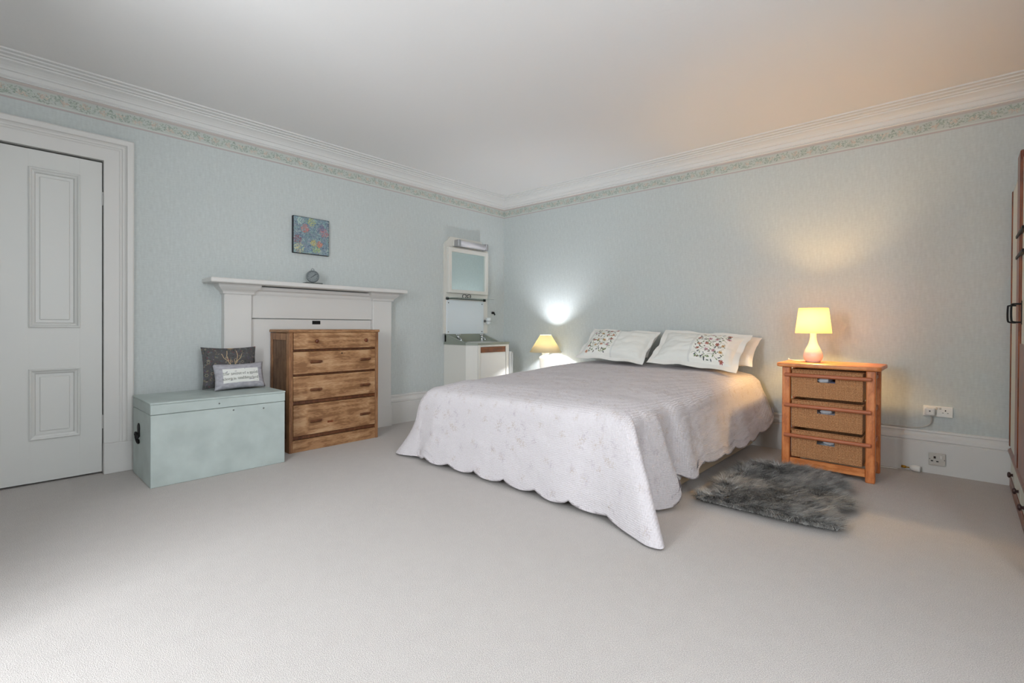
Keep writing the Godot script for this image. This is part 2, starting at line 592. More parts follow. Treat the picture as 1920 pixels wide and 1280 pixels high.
func door() -> void:
	xf = Transform3D()
	var z0 := 3.892
	var z1 := 4.708
	var yt := 2.064
	var st := mb()
	# leaf: stiles and rails around recessed panels
	var xs := -0.005
	var cols := [[4.004, 4.236], [4.362, 4.594]]
	var rows := [[0.277, 0.71], [0.973, 1.953]]
	for s in [[z0, cols[0][0]], [cols[0][1], cols[1][0]], [cols[1][1], z1]]:
		bx(st, Vector3(xs - 0.04, 0.012, s[0]), Vector3(xs, yt, s[1]), 0.0015)
	for c in cols:
		for s in [[0.012, rows[0][0]], [rows[0][1], rows[1][0]], [rows[1][1], yt]]:
			bx(st, Vector3(xs - 0.04, s[0], c[0] - 0.001), Vector3(xs - 0.0004, s[1], c[1] + 0.001), 0.0)
	var d := struct("door_1", st, M.door)
	for c in cols:
		for r in rows:
			st = mb()
			bx(st, Vector3(xs - 0.03, r[0] - 0.005, c[0] - 0.005), Vector3(xs - 0.014, r[1] + 0.005, c[1] + 0.005), 0.0)
			bx(st, Vector3(xs - 0.02, r[0] + 0.045, c[0] + 0.045), Vector3(xs - 0.009, r[1] - 0.045, c[1] - 0.045), 0.006)
			put("panel", st, M.door, d)
			# bolection moulding round the panel
			st = mb()
			var mp := [Vector2(-0.016, 0), Vector2(0.006, 0), Vector2(0.01, 0.006), Vector2(0.008, 0.012), Vector2(0.001, 0.018), Vector2(-0.002, 0.026), Vector2(-0.006, 0.03), Vector2(-0.016, 0.034)]
			var b := 0.004
			var o := Vector3(xs, 0, 0)
			var p00 := o + Vector3(0, r[0] - b, c[0] - b)
			var p01 := o + Vector3(0, r[0] - b, c[1] + b)
			var p11 := o + Vector3(0, r[1] + b, c[1] + b)
			var p10 := o + Vector3(0, r[1] + b, c[0] - b)
			run(st, mp, p00, p01, Vector3.RIGHT, Vector3.UP, 1, 1, true)
			run(st, mp, p10, p11, Vector3.RIGHT, Vector3.DOWN, 1, 1, true)
			run(st, mp, p00, p10, Vector3.RIGHT, Vector3.BACK, 1, 1, true)
			run(st, mp, p01, p11, Vector3.RIGHT, Vector3.FORWARD, 1, 1, true)
			put("panel_moulding", st, M.door, d)
	# hinges seen in the gap
	for y in [0.3, 1.78]:
		box("hinge", Vector3(-0.012, y, z0 - 0.0046), Vector3(0.002, y + 0.09, z0 - 0.0005), 0.001, M.white, d)
	# architrave
	st = mb()
	var ap := [Vector2(-0.045, 0), Vector2(-0.008, 0), Vector2(0.012, 0.002), Vector2(0.014, 0.08), Vector2(0.018, 0.086), Vector2(0.016, 0.094), Vector2(0.022, 0.1), Vector2(0.022, 0.108),
		Vector2(0.028, 0.116), Vector2(0.04, 0.122), Vector2(0.042, 0.15), Vector2(0.036, 0.158), Vector2(0, 0.16)]
	var a0 := z0 - 0.005
	var a1 := z1 + 0.012
	var top := yt + 0.012
	run(st, ap, Vector3(0, 0.2, a0), Vector3(0, top, a0), Vector3.RIGHT, Vector3.FORWARD, 0, -1, true)
	run(st, ap, Vector3(0, 0.2, a1), Vector3(0, top, a1), Vector3.RIGHT, Vector3.BACK, 0, -1, true)
	run(st, ap, Vector3(0, top, a0), Vector3(0, top, a1), Vector3.RIGHT, Vector3.UP, -1, -1, true)
	var arch := put("architrave", st, M.white, d)
	for z in [[a0 - 0.164, a0 + 0.002], [a1 - 0.002, a1 + 0.164]]:
		box("plinth_block", Vector3(-0.04, 0, z[0]), Vector3(0.047, 0.202, z[1]), 0.003, M.white, d)
	box("threshold", Vector3(-0.1, 0.0, z0 - 0.006), Vector3(-0.05, 0.008, z1 + 0.01), 0.001, M.dark, d)

# ------------------------------------------------------------------ fireplace surround
func fireplace() -> void:
	var t := thing("mantelpiece", "white painted wooden mantelpiece with boarded-up opening behind the oak chest of drawers", "mantelpiece", Vector3(0, 0, 2.44))
	var sh := mb()
	bx(sh, Vector3(0, 1.305, 1.612), Vector3(0.225, 1.34, 3.317), 0.006)
	put("shelf", sh, M.white, t)
	for p in [[2.988, 3.184], [1.694, 1.9]]:
		box("pilaster", Vector3(0, 0, p[0]), Vector3(0.07, 1.24, p[1]), 0.004, M.white, t)
		# cap moulding returned round three sides
		var st := mb()
		var cp := [Vector2(-0.06, 1.228), Vector2(0.006, 1.228), Vector2(0.012, 1.234), Vector2(0.014, 1.246), Vector2(0.022, 1.256), Vector2(0.036, 1.268), Vector2(0.05, 1.284), Vector2(0.054, 1.3), Vector2(0.056, 1.306), Vector2(-0.06, 1.306)]
		run(st, cp, Vector3(0.07, 0, p[0]), Vector3(0.07, 0, p[1]), Vector3.RIGHT, Vector3.UP, -1, -1)
		run(st, cp, Vector3(0.0, 0, p[1]), Vector3(0.07, 0, p[1]), Vector3.BACK, Vector3.UP, 0, -1)
		run(st, cp, Vector3(0.0, 0, p[0]), Vector3(0.07, 0, p[0]), Vector3.FORWARD, Vector3.UP, 0, -1)
		put("capital", st, M.white, t)
		box("plinth", Vector3(0, 0, p[0] - 0.006), Vector3(0.078, 0.2, p[1] + 0.006), 0.003, M.white, t)
	box("frieze", Vector3(0, 1.047, 1.9), Vector3(0.046, 1.297, 2.988), 0.002, M.white, t)
	var st := mb()
	run(st, [Vector2(0, 1.232), Vector2(0.008, 1.232), Vector2(0.012, 1.245), Vector2(0.014, 1.262), Vector2(0.03, 1.274), Vector2(0.034, 1.296), Vector2(0, 1.296)], Vector3(0.044, 0, 1.9), Vector3(0.044, 0, 2.988), Vector3.RIGHT, Vector3.UP)
	put("frieze_moulding", st, M.white, t)
	box("fireboard", Vector3(0, 0, 1.903), Vector3(0.034, 1.041, 2.98), 0.002, M.white, t)
	var v := box("air_vent", Vector3(0.03, 1.0, 2.409), Vector3(0.038, 1.031, 2.482), 0.002, M.dark, t)
	for k in 4:
		box("louvre", Vector3(0.036, 1.004 + k * 0.007, 2.412), Vector3(0.0405, 1.0065 + k * 0.007, 2.479), 0.0005, M.black_iron, v)

# ------------------------------------------------------------------ blanket box
func blanket_box() -> void:
	var paint := mat(Color8(186, 197, 193), 0.5)
	var pt := noise_img(256, 256, 0.015, 71, 4)
	for y in 256:
		for x in 256:
			var v: float = 0.95 + 0.09 * (pt.get_pixel(x, y).r - 0.5)
			pt.set_pixel(x, y, Color(v, v, v))
	paint.albedo_texture = tex(pt)
	trip(paint, 0.9)
	M.box_paint = paint
	var t := thing("blanket_box", "pale sage green painted wooden blanket box with black side handle by the door", "chest", Vector3(0.355, 0, 3.35))
	var x0 := 0.105
	var x1 := 0.603
	var z0 := 2.951
	var z1 := 3.746
	box("body", Vector3(x0, 0, z0), Vector3(x1, 0.441, z1), 0.003, paint, t)
	var lid := box("lid", Vector3(x0 - 0.001, 0.4435, z0 - 0.001), Vector3(x1 + 0.001, 0.505, z1 + 0.001), 0.003, paint, t)
	box("lid_top", Vector3(x0 - 0.003, 0.5055, z0 - 0.003), Vector3(x1 + 0.004, 0.517, z1 + 0.003), 0.003, paint, lid)
	# plugged screw holes
	for p in [[0.474, 3.376], [0.42, 3.29], [0.41, 3.098]]:
		var st := mb(true)
		lathe(st, [Vector2(0.0055, 0), Vector2(0.005, 0.0012), Vector2(0, 0.0014)], Vector3(x1 + 0.0005, p[0], p[1]), 10, Vector3.RIGHT)
		put("screw_plug", st, M.screw, t)
	# drop handle on the end
	var hz := z1
	var st := mb()
	bx(st, Vector3(0.262, 0.268, hz), Vector3(0.318, 0.325, hz + 0.006), 0.003)
	lathe(st, [Vector2(0.03, 0), Vector2(0.03, 0.005), Vector2(0.02, 0.008), Vector2(0, 0.008)], Vector3(0.29, 0.325, hz), 16, Vector3.BACK)
	var pl := put("handle_plate", st, M.black_iron, t)
	st = mb(true)
	var ring := []
	for k in 17:
		var a := PI * 1.05 + PI * 1.9 * k / 16.0 + 1.57
		ring.append(Vector3(0.29 + 0.033 * cos(a), 0.262 + 0.035 * sin(a), hz + 0.012 + 0.006 * sin(a)))
	tube(st, ring, 0.007, 8)
	put("handle_ring", st, M.black_iron, t)

# ------------------------------------------------------------------ oak chest of drawers
func dresser() -> void:
	var t := thing("chest_of_drawers", "worn light oak chest of drawers with two knobs and six bar pulls before the mantelpiece", "chest of drawers", Vector3(0.22, 0, 2.45))
	var x0 := 0.048
	var xF := 0.412
	var z0 := 2.06
	var z1 := 2.838
	var sx := xF - 0.022
	# sides: framed panel
	for s in [[z1 - 0.022, z1, 1.0], [z0, z0 + 0.022, -1.0]]:
		var za: float = s[0]
		var zb: float = s[1]
		var p := box("side_panel", Vector3(x0, 0.0, za + (0.0 if s[2] > 0 else 0.006)), Vector3(sx, 0.93, zb - (0.006 if s[2] > 0 else 0.0)), 0.002, M.oak_side, t)
		var ze: float = zb if s[2] > 0 else za
		var st := mb()
		bx(st, Vector3(x0, 0, ze - 0.009), Vector3(x0 + 0.035, 0.93, ze + 0.0), 0.002)
		bx(st, Vector3(sx - 0.04, 0, ze - 0.009), Vector3(sx, 0.93, ze), 0.002)
		bx(st, Vector3(x0 + 0.03, 0.875, ze - 0.009), Vector3(sx - 0.03, 0.93, ze), 0.002)
		bx(st, Vector3(x0 + 0.03, 0, ze - 0.009), Vector3(sx - 0.03, 0.1, ze), 0.002)
		put("side_frame", st, M.oak_v, t)
	# front posts
	for z in [[z1 - 0.028, z1 + 0.001], [z0 - 0.001, z0 + 0.026]]:
		box("front_post", Vector3(sx - 0.02, 0, z[0]), Vector3(xF, 0.935, z[1]), 0.003, M.oak_v, t)
	box("back_panel", Vector3(x0, 0.02, z0 + 0.01), Vector3(x0 + 0.01, 0.93, z1 - 0.01), 0.0, M.oak_side, t)
	var st := mb()
	bx(st, Vector3(x0 - 0.004, 0.935, z0 - 0.008), Vector3(xF + 0.012, 0.957, z1 + 0.008), 0.004)
	put("top", st, M.oak_h, t)
	# rails between the drawers, coloured darker so the gaps look shaded
	for y in [[0.786, 0.8], [0.595, 0.606], [0.37, 0.396], [0.095, 0.122]]:
		box("rail", Vector3(x0 + 0.02, y[0], z0 + 0.026), Vector3(xF - 0.016, y[1], z1 - 0.028), 0.002, M.pull_wood, t)
	box("plinth", Vector3(sx, 0.0, z0 + 0.026), Vector3(xF - 0.004, 0.092, z1 - 0.028), 0.002, M.oak_h, t)
	var fronts := [[0.803, 0.934, 0], [0.609, 0.784, 1], [0.399, 0.592, 1], [0.125, 0.367, 1]]
	var a := z0 + 0.029
	var b := z1 - 0.031
	for f in fronts:
		var d := box("drawer", Vector3(x0 + 0.03, f[0], a), Vector3(xF + (0.006 if f[2] == 0 else 0.0), f[1], b), 0.003, M.oak_h, t)
		var ym: float = (f[0] + f[1]) * 0.5
		for z in [2.632, 2.195]:
			st = mb(true)
			if f[2] == 0:
				lathe(st, [Vector2(0.007, 0), Vector2(0.007, 0.012), Vector2(0.015, 0.018), Vector2(0.016, 0.024), Vector2(0.011, 0.03), Vector2(0, 0.032)], Vector3(xF + 0.006, 0.866, z), 16, Vector3.RIGHT)
				put("knob", st, M.mahogany, d)
			else:
				var y: float = {0.609: 0.7, 0.399: 0.478, 0.125: 0.228}[f[0]]
				var st2 := mb()
				bx(st2, Vector3(xF, y - 0.011, z - 0.045), Vector3(xF + 0.012, y + 0.011, z + 0.045), 0.005)
				bx(st2, Vector3(xF + 0.01, y - 0.006, z - 0.05), Vector3(xF + 0.022, y + 0.013, z + 0.05), 0.005)
				put("bar_pull", st2, M.pull_wood, d)
	# keyhole escutcheon on the second drawer
	st = mb(true)
	lathe(st, [Vector2(0.006, 0), Vector2(0.005, 0.002), Vector2(0, 0.002)], Vector3(xF, 0.762, 2.405), 10, Vector3.RIGHT)
	put("keyhole", st, M.dark, t)
	box("repair_patch", Vector3(xF - 0.001, 0.198, 2.48), Vector3(xF + 0.001, 0.214, 2.53), 0.0005, M.mahogany, t)

# ------------------------------------------------------------------ cushions on the box
func pad(c: Vector3, ux: Vector3, uy: Vector3, w: float, h: float, th: float, sag := 0.0, sd := 1) -> Callable:
	# a stuffed cushion face: u,v in 0..1, s is +1 (front) or -1 (back); returned as a function of (u, v, s)
	var nrm := ux.cross(uy).normalized()
	var nz := FastNoiseLite.new()
	nz.seed = sd
	nz.frequency = 3.0
	return func(u: float, v: float, s: float) -> Vector3:
		var a := u * 2.0 - 1.0
		var b := v * 2.0 - 1.0
		var e := (1.0 - pow(abs(a), 3.2)) * (1.0 - pow(abs(b), 3.2))
		var pinch_x := 1.0 - 0.06 * (1.0 - b * b)
		var pinch_y := 1.0 - 0.08 * (1.0 - a * a)
		var d := th * 0.5 * pow(max(e, 0.0), 0.55) * (1.0 + 0.25 * nz.get_noise_3d(u * 1.3 + s, v * 1.3, sd))
		return c + ux * (a * w * 0.5 * pinch_x) + uy * (b * h * 0.5 * pinch_y - sag * (1.0 - a * a) * max(0.0, b)) + nrm * (d * s + 0.006 * nz.get_noise_2d(u * 2.0, v * 2.0))

func pad_mesh(f: Callable, n := 28, m := 20) -> SurfaceTool:
	var st := mb(true)
	grid(st, func(u, v): return f.call(u, v, 1.0), n, m)
	grid(st, func(u, v): return f.call(u, v, -1.0), n, m, true)
	return st

func cushions() -> void:
	# dark tapestry cushion with a stag, leaning on the fire surround
	var im := Image.create(512, 360, false, Image.FORMAT_RGB8)
	im.fill(Color8(82, 80, 80))
	var r := RandomNumberGenerator.new()
	r.seed = 77
	for k in 420:
		var cols := [Color8(112, 66, 72), Color8(92, 104, 106), Color8(124, 116, 94), Color8(58, 62, 58), Color8(144, 136, 118), Color8(96, 86, 108)]
		blob(im, r.randf_range(0, 512), r.randf_range(0, 360), r.randf_range(4, 16), r.randf_range(3, 9), Color(cols[r.randi() % 6], 0.7), 0.4, r.randf_range(0, PI))
	for k in 26:
		var p := Vector2(r.randf_range(20, 492), r.randf_range(90, 340))
		for j in 6:
			blob(im, p.x + 11 * cos(j * TAU / 6), p.y + 11 * sin(j * TAU / 6), 5, 4, Color8(150, 142, 118), 0.4)
	var tan_c := Color8(176, 148, 108)
	blob(im, 262, 250, 26, 44, tan_c, 0.2)
	blob(im, 262, 200, 20, 26, tan_c, 0.2)
	blob(im, 226, 206, 20, 8, tan_c, 0.2, 0.5)
	blob(im, 298, 206, 20, 8, tan_c, 0.2, -0.5)
	blob(im, 262, 320, 60, 60, tan_c, 0.3)
	for s in [-1, 1]:
		stroke(im, [Vector2(262 + s * 10, 182), Vector2(262 + s * 40, 130), Vector2(262 + s * 52, 78), Vector2(262 + s * 44, 30)], 4.0, Color8(190, 166, 130))
		stroke(im, [Vector2(262 + s * 40, 130), Vector2(262 + s * 82, 96), Vector2(262 + s * 96, 60)], 3.2, Color8(190, 166, 130))
		stroke(im, [Vector2(262 + s * 22, 160), Vector2(262 + s * 20, 110)], 3.0, Color8(190, 166, 130))
	M.tapestry = mat(Color.WHITE, 0.95)
	M.tapestry.albedo_texture = tex(im)
	var t := thing("cushion", "dark floral tapestry cushion with a tan stag, leaning behind the lavender cushion", "cushion", Vector3(0.15, 0.517, 3.18))
	var uy := Vector3(-0.14, 0.99, 0.0).normalized()
	var f := pad(Vector3(0.166, 0.674, 3.175), Vector3(0.0, -0.012, -1).normalized(), uy, 0.375, 0.31, 0.1, 0.0, 4)
	# front carries the tapestry print (v runs upward, so the picture is flipped in the UVs)
	var st := mb(true)
	grid_uvflip(st, func(u, v): return f.call(u, v, 1.0), 26, 20)
	put("front_cover", st, M.tapestry, t)
	st = mb(true)
	grid(st, func(u, v): return f.call(u, v, -1.0), 26, 20, true)
	put("back_cover", st, mat(Color8(126, 100, 108), 0.95), t)
	# lavender cushion with a lettered panel
	var lav := mat(Color8(186, 184, 190), 0.95)
	var li := noise_img(256, 256, 0.03, 91, 3)
	for y in 256:
		for x in 256:
			var v: float = 0.9 + 0.16 * (li.get_pixel(x, y).r - 0.5)
			li.set_pixel(x, y, Color(v, v, v))
	lav.albedo_texture = tex(li)
	t = thing("cushion", "small lavender cushion with a white panel of handwriting, on the green box", "cushion", Vector3(0.24, 0.517, 3.15))
	uy = Vector3(-0.3, 0.954, 0.0).normalized()
	var ux := Vector3(0.0, 0.012, -1).normalized()
	var c := Vector3(0.275, 0.616, 3.145)
	f = pad(c, ux, uy, 0.345, 0.195, 0.085, 0.0, 9)
	put("cover", pad_mesh(f), lav, t)
	var nrm := ux.cross(uy).normalized()
	var pm := mat(Color8(222, 222, 216), 0.9)
	st = mb(true)
	grid(st, func(u, v): return f.call(0.135 + 0.73 * u, 0.2 + 0.56 * v, 1.0) + nrm * 0.002, 14, 8)
	var pan := put("lettered_panel", st, pm, t)
	var font := SystemFont.new()
	font.font_names = PackedStringArray(["Droid Serif"])
	font.font_italic = true
	var lines := ["The secret of a good", "sleep is undisturbed"]
	for k in 2:
		var widths := []
		var meshes := []
		var total := 0.0
		for word in lines[k].split(" "):
			var tm := TextMesh.new()
			tm.text = word
			tm.font = font
			tm.font_size = 26
			tm.pixel_size = 0.00098
			tm.depth = 0.0006
			tm.material = mat(Color8(112, 116, 108), 0.9)
			meshes.append(tm)
			widths.append(tm.get_aabb().size.x)
			total += widths[-1] + 0.007
		var at_x := -total * 0.5
		for i in meshes.size():
			var u: float = 0.5 + (at_x + widths[i] * 0.5) / 0.33
			var v := 0.56 - 0.2 * k
			var p: Vector3 = f.call(u, v, 1.0)
			var du: Vector3 = (f.call(u + 0.03, v, 1.0) - f.call(u - 0.03, v, 1.0)).normalized()
			var dv: Vector3 = (f.call(u, v + 0.05, 1.0) - f.call(u, v - 0.05, 1.0))
			dv = (dv - du * du.dot(dv)).normalized()
			var nn := du.cross(dv)
			var o := MeshInstance3D.new()
			o.name = numbered("lettering", pan)
			o.mesh = meshes[i]
			o.transform = xf * Transform3D(Basis(du, dv, nn), p + nn * 0.0045)
			pan.add_child(o, true)
			at_x += widths[i] + 0.007

func grid_uvflip(st: SurfaceTool, f: Callable, nu: int, nv: int) -> void:
	for j in nv:
		for i in nu:
			var u0 := float(i) / nu
			var u1 := float(i + 1) / nu
			var v0 := float(j) / nv
			var v1 := float(j + 1) / nv
			quad(st, f.call(u0, v0), f.call(u1, v0), f.call(u1, v1), f.call(u0, v1), Vector2(u0, 1 - v0), Vector2(u1, 1 - v0), Vector2(u1, 1 - v1), Vector2(u0, 1 - v1))

# ------------------------------------------------------------------ picture and clock
func picture_and_clock() -> void:
	var im := Image.create(384, 384, false, Image.FORMAT_RGB8)
	im.fill(Color8(120, 140, 150))
	var r := RandomNumberGenerator.new()
	r.seed = 15
	var pal := [Color8(104, 124, 142), Color8(130, 168, 170), Color8(88, 102, 124), Color8(160, 176, 172), Color8(116, 146, 138), Color8(140, 138, 156)]
	for k in 900:
		blob(im, r.randf_range(0, 384), r.randf_range(0, 384), r.randf_range(4, 16), r.randf_range(3, 9), Color(pal[r.randi() % 6], 0.75), 0.3, r.randf_range(0, PI))
	var spots := [[120, 120, 46, Color8(196, 84, 78)], [330, 140, 52, Color8(186, 92, 100)], [190, 40, 44, Color8(170, 178, 92)], [60, 330, 52, Color8(206, 196, 130)], [40, 240, 44, Color8(112, 50, 68)],
		[245, 330, 44, Color8(150, 178, 96)], [280, 270, 34, Color8(196, 96, 70)], [215, 262, 34, Color8(178, 164, 84)], [300, 90, 34, Color8(92, 80, 120)], [70, 40, 34, Color8(160, 190, 186)], [150, 330, 36, Color8(88, 116, 150)]]
	for s in spots:
		for k in 80:
			var a := r.randf_range(0, TAU)
			var d: float = s[2] * sqrt(r.randf())
			blob(im, s[0] + cos(a) * d, s[1] + sin(a) * d, r.randf_range(3, 9), r.randf_range(2, 5), Color(s[3].lerp(Color8(230, 220, 190), r.randf() * 0.4), 0.85), 0.3, a)
	for k in 260:
		blob(im, r.randf_range(0, 384), r.randf_range(0, 384), 2.2, 2.2, Color8(214, 220, 214), 0.4)
	M.painting = mat(Color.WHITE, 0.55)
	M.painting.albedo_texture = tex(im)
	M.painting.normal_enabled = true
	M.painting.normal_texture = bump(im, 1.5)
	var t := thing("canvas_picture", "square abstract canvas of blue, red and yellow dabs hung above the mantel shelf", "picture", Vector3(0, 1.77, 2.49))
	box("canvas", Vector3(0.002, 1.611, 2.327), Vector3(0.03, 1.928, 2.648), 0.002, mat(Color8(40, 42, 46), 0.7), t)
	var st := mb()
	quad(st, Vector3(0.031, 1.615, 2.644), Vector3(0.031, 1.615, 2.331), Vector3(0.031, 1.924, 2.331), Vector3(0.031, 1.924, 2.644))
	put("painted_face", st, M.painting, t)
	# clock
	t = thing("mantel_clock", "small round grey desk clock on a dark base on the mantel shelf", "clock", Vector3(0.12, 1.34, 2.52))
	var cm := mat(Color8(116, 122, 124), 0.45, 0.4)
	var cc := Vector3(0.12, 1.409, 2.52)
	st = mb(true)
	lathe(st, [Vector2(0, -0.022), Vector2(0.044, -0.022), Vector2(0.05, -0.014), Vector2(0.052, 0.012), Vector2(0.048, 0.02), Vector2(0.044, 0.02), Vector2(0.043, 0.014), Vector2(0, 0.014)], cc, 32, Vector3(1, 0, 0.35))
	put("case", st, cm, t)
	st = mb()
	var ax := Vector3(1, 0, 0.35).normalized()
	var sd := ax.cross(Vector3.UP).normalized()
	lathe(st, [Vector2(0.042, 0.0145), Vector2(0.0, 0.0155)], cc, 28, ax)
	var dial := put("dial", st, mat(Color8(104, 112, 112), 0.4), t)
	st = mb()
	for k in 12:
		var a := TAU * k / 12
		var d := Vector3.UP * cos(a) + sd * sin(a)
		tube(st, [cc + ax * 0.0165 + d * 0.031, cc + ax * 0.0165 + d * 0.039], 0.0014, 4)
	put("hour_mark", st, mat(Color8(62, 66, 68), 0.5), dial)
	for hnd in [[0.022, 2.2], [0.032, -0.9]]:
		st = mb()
		var d := Vector3.UP * cos(hnd[1]) + sd * sin(hnd[1])
		tube(st, [cc + ax * 0.018 - d * 0.006, cc + ax * 0.018 + d * hnd[0]], 0.0016, 5)
		put("clock_hand", st, M.black_iron, dial)
	st = mb()
	bx(st, Vector3(0.085, 1.34, 2.446), Vector3(0.16, 1.355, 2.594), 0.004)
	put("base", st, mat(Color8(88, 92, 88), 0.6), t)
	st = mb(true)
	tube(st, smooth_path([cc + Vector3(0, 0.05, 0.014), cc + Vector3(0, 0.066, 0.006), cc + Vector3(0, 0.062, -0.012), cc + Vector3(0, 0.05, -0.012)]), 0.002, 6)
	put("loop", st, cm, t)

# ------------------------------------------------------------------ wash stand, mirror, light, glass shelf
func washstand() -> void:
	var cream := mat(Color8(216, 214, 206), 0.45)
	var stone := mat(Color8(140, 146, 134), 0.35)
	var t := thing("washstand", "white corner washstand cupboard with grey-green basin top and brown inset, beside the bed", "washstand", Vector3(0.2, 0, 0.65))
	# body: chamfered plan, prism
	var plan := [Vector2(0.002, 0.968), Vector2(0.345, 0.952), Vector2(0.43, 0.862), Vector2(0.43, 0.385), Vector2(0.002, 0.385)]
	var st := mb()
	prism(st, plan, 0.0, 0.786)
	put("cupboard_body", st, cream, t)
	# front: frame, brown inset, door
	st = mb()
	for r in [[0.862, 0.83, 0.0, 0.786], [0.425, 0.385, 0.0, 0.786]]:
		bx(st, Vector3(0.42, r[2], r[1]), Vector3(0.447, r[3], r[0]), 0.002)
	bx(st, Vector3(0.42, 0.768, 0.425), Vector3(0.447, 0.786, 0.83), 0.002)
	put("front_frame", st, cream, t)
	var hm := trip(mat(Color8(190, 150, 120), 0.5), 0.4)
	hm.albedo_texture = M.oak_h.albedo_texture
	box("brown_inset", Vector3(0.42, 0.704, 0.43), Vector3(0.436, 0.764, 0.825), 0.001, hm, t)
	box("cupboard_door", Vector3(0.42, 0.06, 0.43), Vector3(0.441, 0.698, 0.825), 0.003, mat(Color8(222, 221, 216), 0.3), t)
	# basin top with bowl, upstands
	st = mb()
	prism(st, [Vector2(0.002, 0.975), Vector2(0.352, 0.962), Vector2(0.446, 0.868), Vector2(0.446, 0.378), Vector2(0.002, 0.378)], 0.787, 0.812)
	bx(st, Vector3(0.02, 0.812, 0.378), Vector3(0.05, 0.9, 0.975), 0.004)
	# side upstands sloping down towards the front
	for zz in [[0.94, 0.975, 0.34], [0.378, 0.405, 0.3]]:
		var lo: float = zz[0]
		var hi: float = zz[1]
		var xe: float = zz[2]
		var A := [Vector3(0.02, 0.812, lo), Vector3(xe, 0.812, lo), Vector3(0.02, 0.9, lo)]
		var B := [Vector3(0.02, 0.812, hi), Vector3(xe, 0.812, hi), Vector3(0.02, 0.9, hi)]
		var ref: Vector3 = (A[0] + A[1] + A[2] + B[0] + B[1] + B[2]) / 6.0
		poly(st, A, ref)
		poly(st, B, ref)
		for k in 3:
			poly(st, [A[k], A[(k + 1) % 3], B[(k + 1) % 3], B[k]], ref)
	# triangular fillets in the back corners
	for zz in [[0.94, 0.86], [0.405, 0.47]]:
		var A := [Vector3(0.05, 0.812, zz[0]), Vector3(0.2, 0.812, zz[0]), Vector3(0.05, 0.812, zz[1])]
		var tp := Vector3(0.05, 0.895, zz[0])
		var ref: Vector3 = (A[0] + A[1] + A[2] + tp) * 0.25
		poly(st, [A[0], A[1], A[2]], ref)
		poly(st, [A[0], A[1], tp], ref)
		poly(st, [A[0], A[2], tp], ref)
		poly(st, [A[1], A[2], tp], ref)
	put("basin_top", st, stone, t)
	st = mb(true)
	lathe(st, [Vector2(0.165, 0.0), Vector2(0.155, 0.006), Vector2(0.14, 0.004), Vector2(0.1, 0.0015), Vector2(0, 0.001)], Vector3(0.27, 0.811, 0.66), 32)
	put("basin_rim", st, mat(Color8(206, 206, 200), 0.2), t)
	for z in [0.875, 0.505]:
		var tp := Vector3(0.13, 0.812, z)
		st = mb(true)
		lathe(st, [Vector2(0.022, 0), Vector2(0.022, 0.008), Vector2(0.014, 0.012), Vector2(0.014, 0.05), Vector2(0.018, 0.054), Vector2(0.016, 0.064), Vector2(0.008, 0.068), Vector2(0.008, 0.084), Vector2(0, 0.086)], tp, 16)
		tube(st, smooth_path([tp + Vector3(0.0, 0.036, 0), tp + Vector3(0.03, 0.04, 0), tp + Vector3(0.05, 0.032, 0), tp + Vector3(0.054, 0.018, 0)]), 0.009, 8)
		var tap := put("tap", st, M.chrome, t)
		st = mb(true)
		for a in [0.0, PI / 2]:
			var d := Vector3(cos(a + 0.5), 0, sin(a + 0.5)) * 0.03
			tube(st, [tp + Vector3(0, 0.082, 0) - d, tp + Vector3(0, 0.082, 0) + d], 0.0055, 8)
		put("tap_handle", st, M.chrome, tap)
	# towel over a rail on the side of the cupboard
	var tw := thing("hand_towel", "white hand towel hanging at the right side of the washstand", "towel", Vector3(0.34, 0.4, 0.355))
	st = mb(true)
	grid(st, func(u, v):
		var a: float = v * 2.0 - 1.0
		var y: float = 0.70 - 0.34 * max(0.0, abs(a) - 0.08)
		var z: float = 0.358 + 0.014 * clamp(a * 8.0, -1.0, 1.0) + 0.002 * sin(u * 11.0)
		return Vector3(0.17 + 0.3 * u, y + 0.004 * (1.0 - clamp(abs(a) * 8.0, 0.0, 1.0)), z), 20, 40)
	put("cloth", st, mat(Color8(228, 228, 224), 0.95), tw)
	st = mb(true)
	tube(st, [Vector3(0.15, 0.697, 0.384), Vector3(0.15, 0.697, 0.358), Vector3(0.49, 0.697, 0.358), Vector3(0.49, 0.697, 0.36)], 0.005, 8)
	put("towel_rail", st, M.chrome, t if false else tw)
	# backboard with mirror
	t = thing("mirror_cabinet", "tall white backboard with framed square mirror and splash panel above the washstand", "mirror", Vector3(0.02, 0.9, 0.66))
	st = mb()
	# board outline in (z, y) with shaped shoulders
	var ol := [Vector2(0.31, 0.905), Vector2(0.985, 0.905), Vector2(0.985, 1.905), Vector2(0.93, 1.955), Vector2(0.90, 1.99), Vector2(0.42, 1.99), Vector2(0.39, 1.955), Vector2(0.31, 1.88)]
	prism_x(st, ol, 0.001, 0.022)
	put("backboard", st, cream, t)
	st = mb()
	var fz0 := 0.345
	var fz1 := 0.958
	var fy0 := 1.36
	var fy1 := 1.865
	var xm := 0.07
	for r in [[fz0, fz0 + 0.045, fy0, fy1], [fz1 - 0.045, fz1, fy0, fy1]]:
		bx(st, Vector3(0.02, r[2], r[0]), Vector3(xm, r[3], r[1]), 0.004)
	for r in [[fy0, fy0 + 0.04], [fy1 - 0.045, fy1]]:
		bx(st, Vector3(0.02, r[0], fz0 + 0.04), Vector3(xm - 0.001, r[1], fz1 - 0.04), 0.004)
	put("mirror_frame", st, cream, t)
	box("mirror_glass", Vector3(0.03, fy0 + 0.03, fz0 + 0.03), Vector3(0.05, fy1 - 0.03, fz1 - 0.03), 0.0, mat(Color8(214, 226, 224), 0.03, 1.0), t)
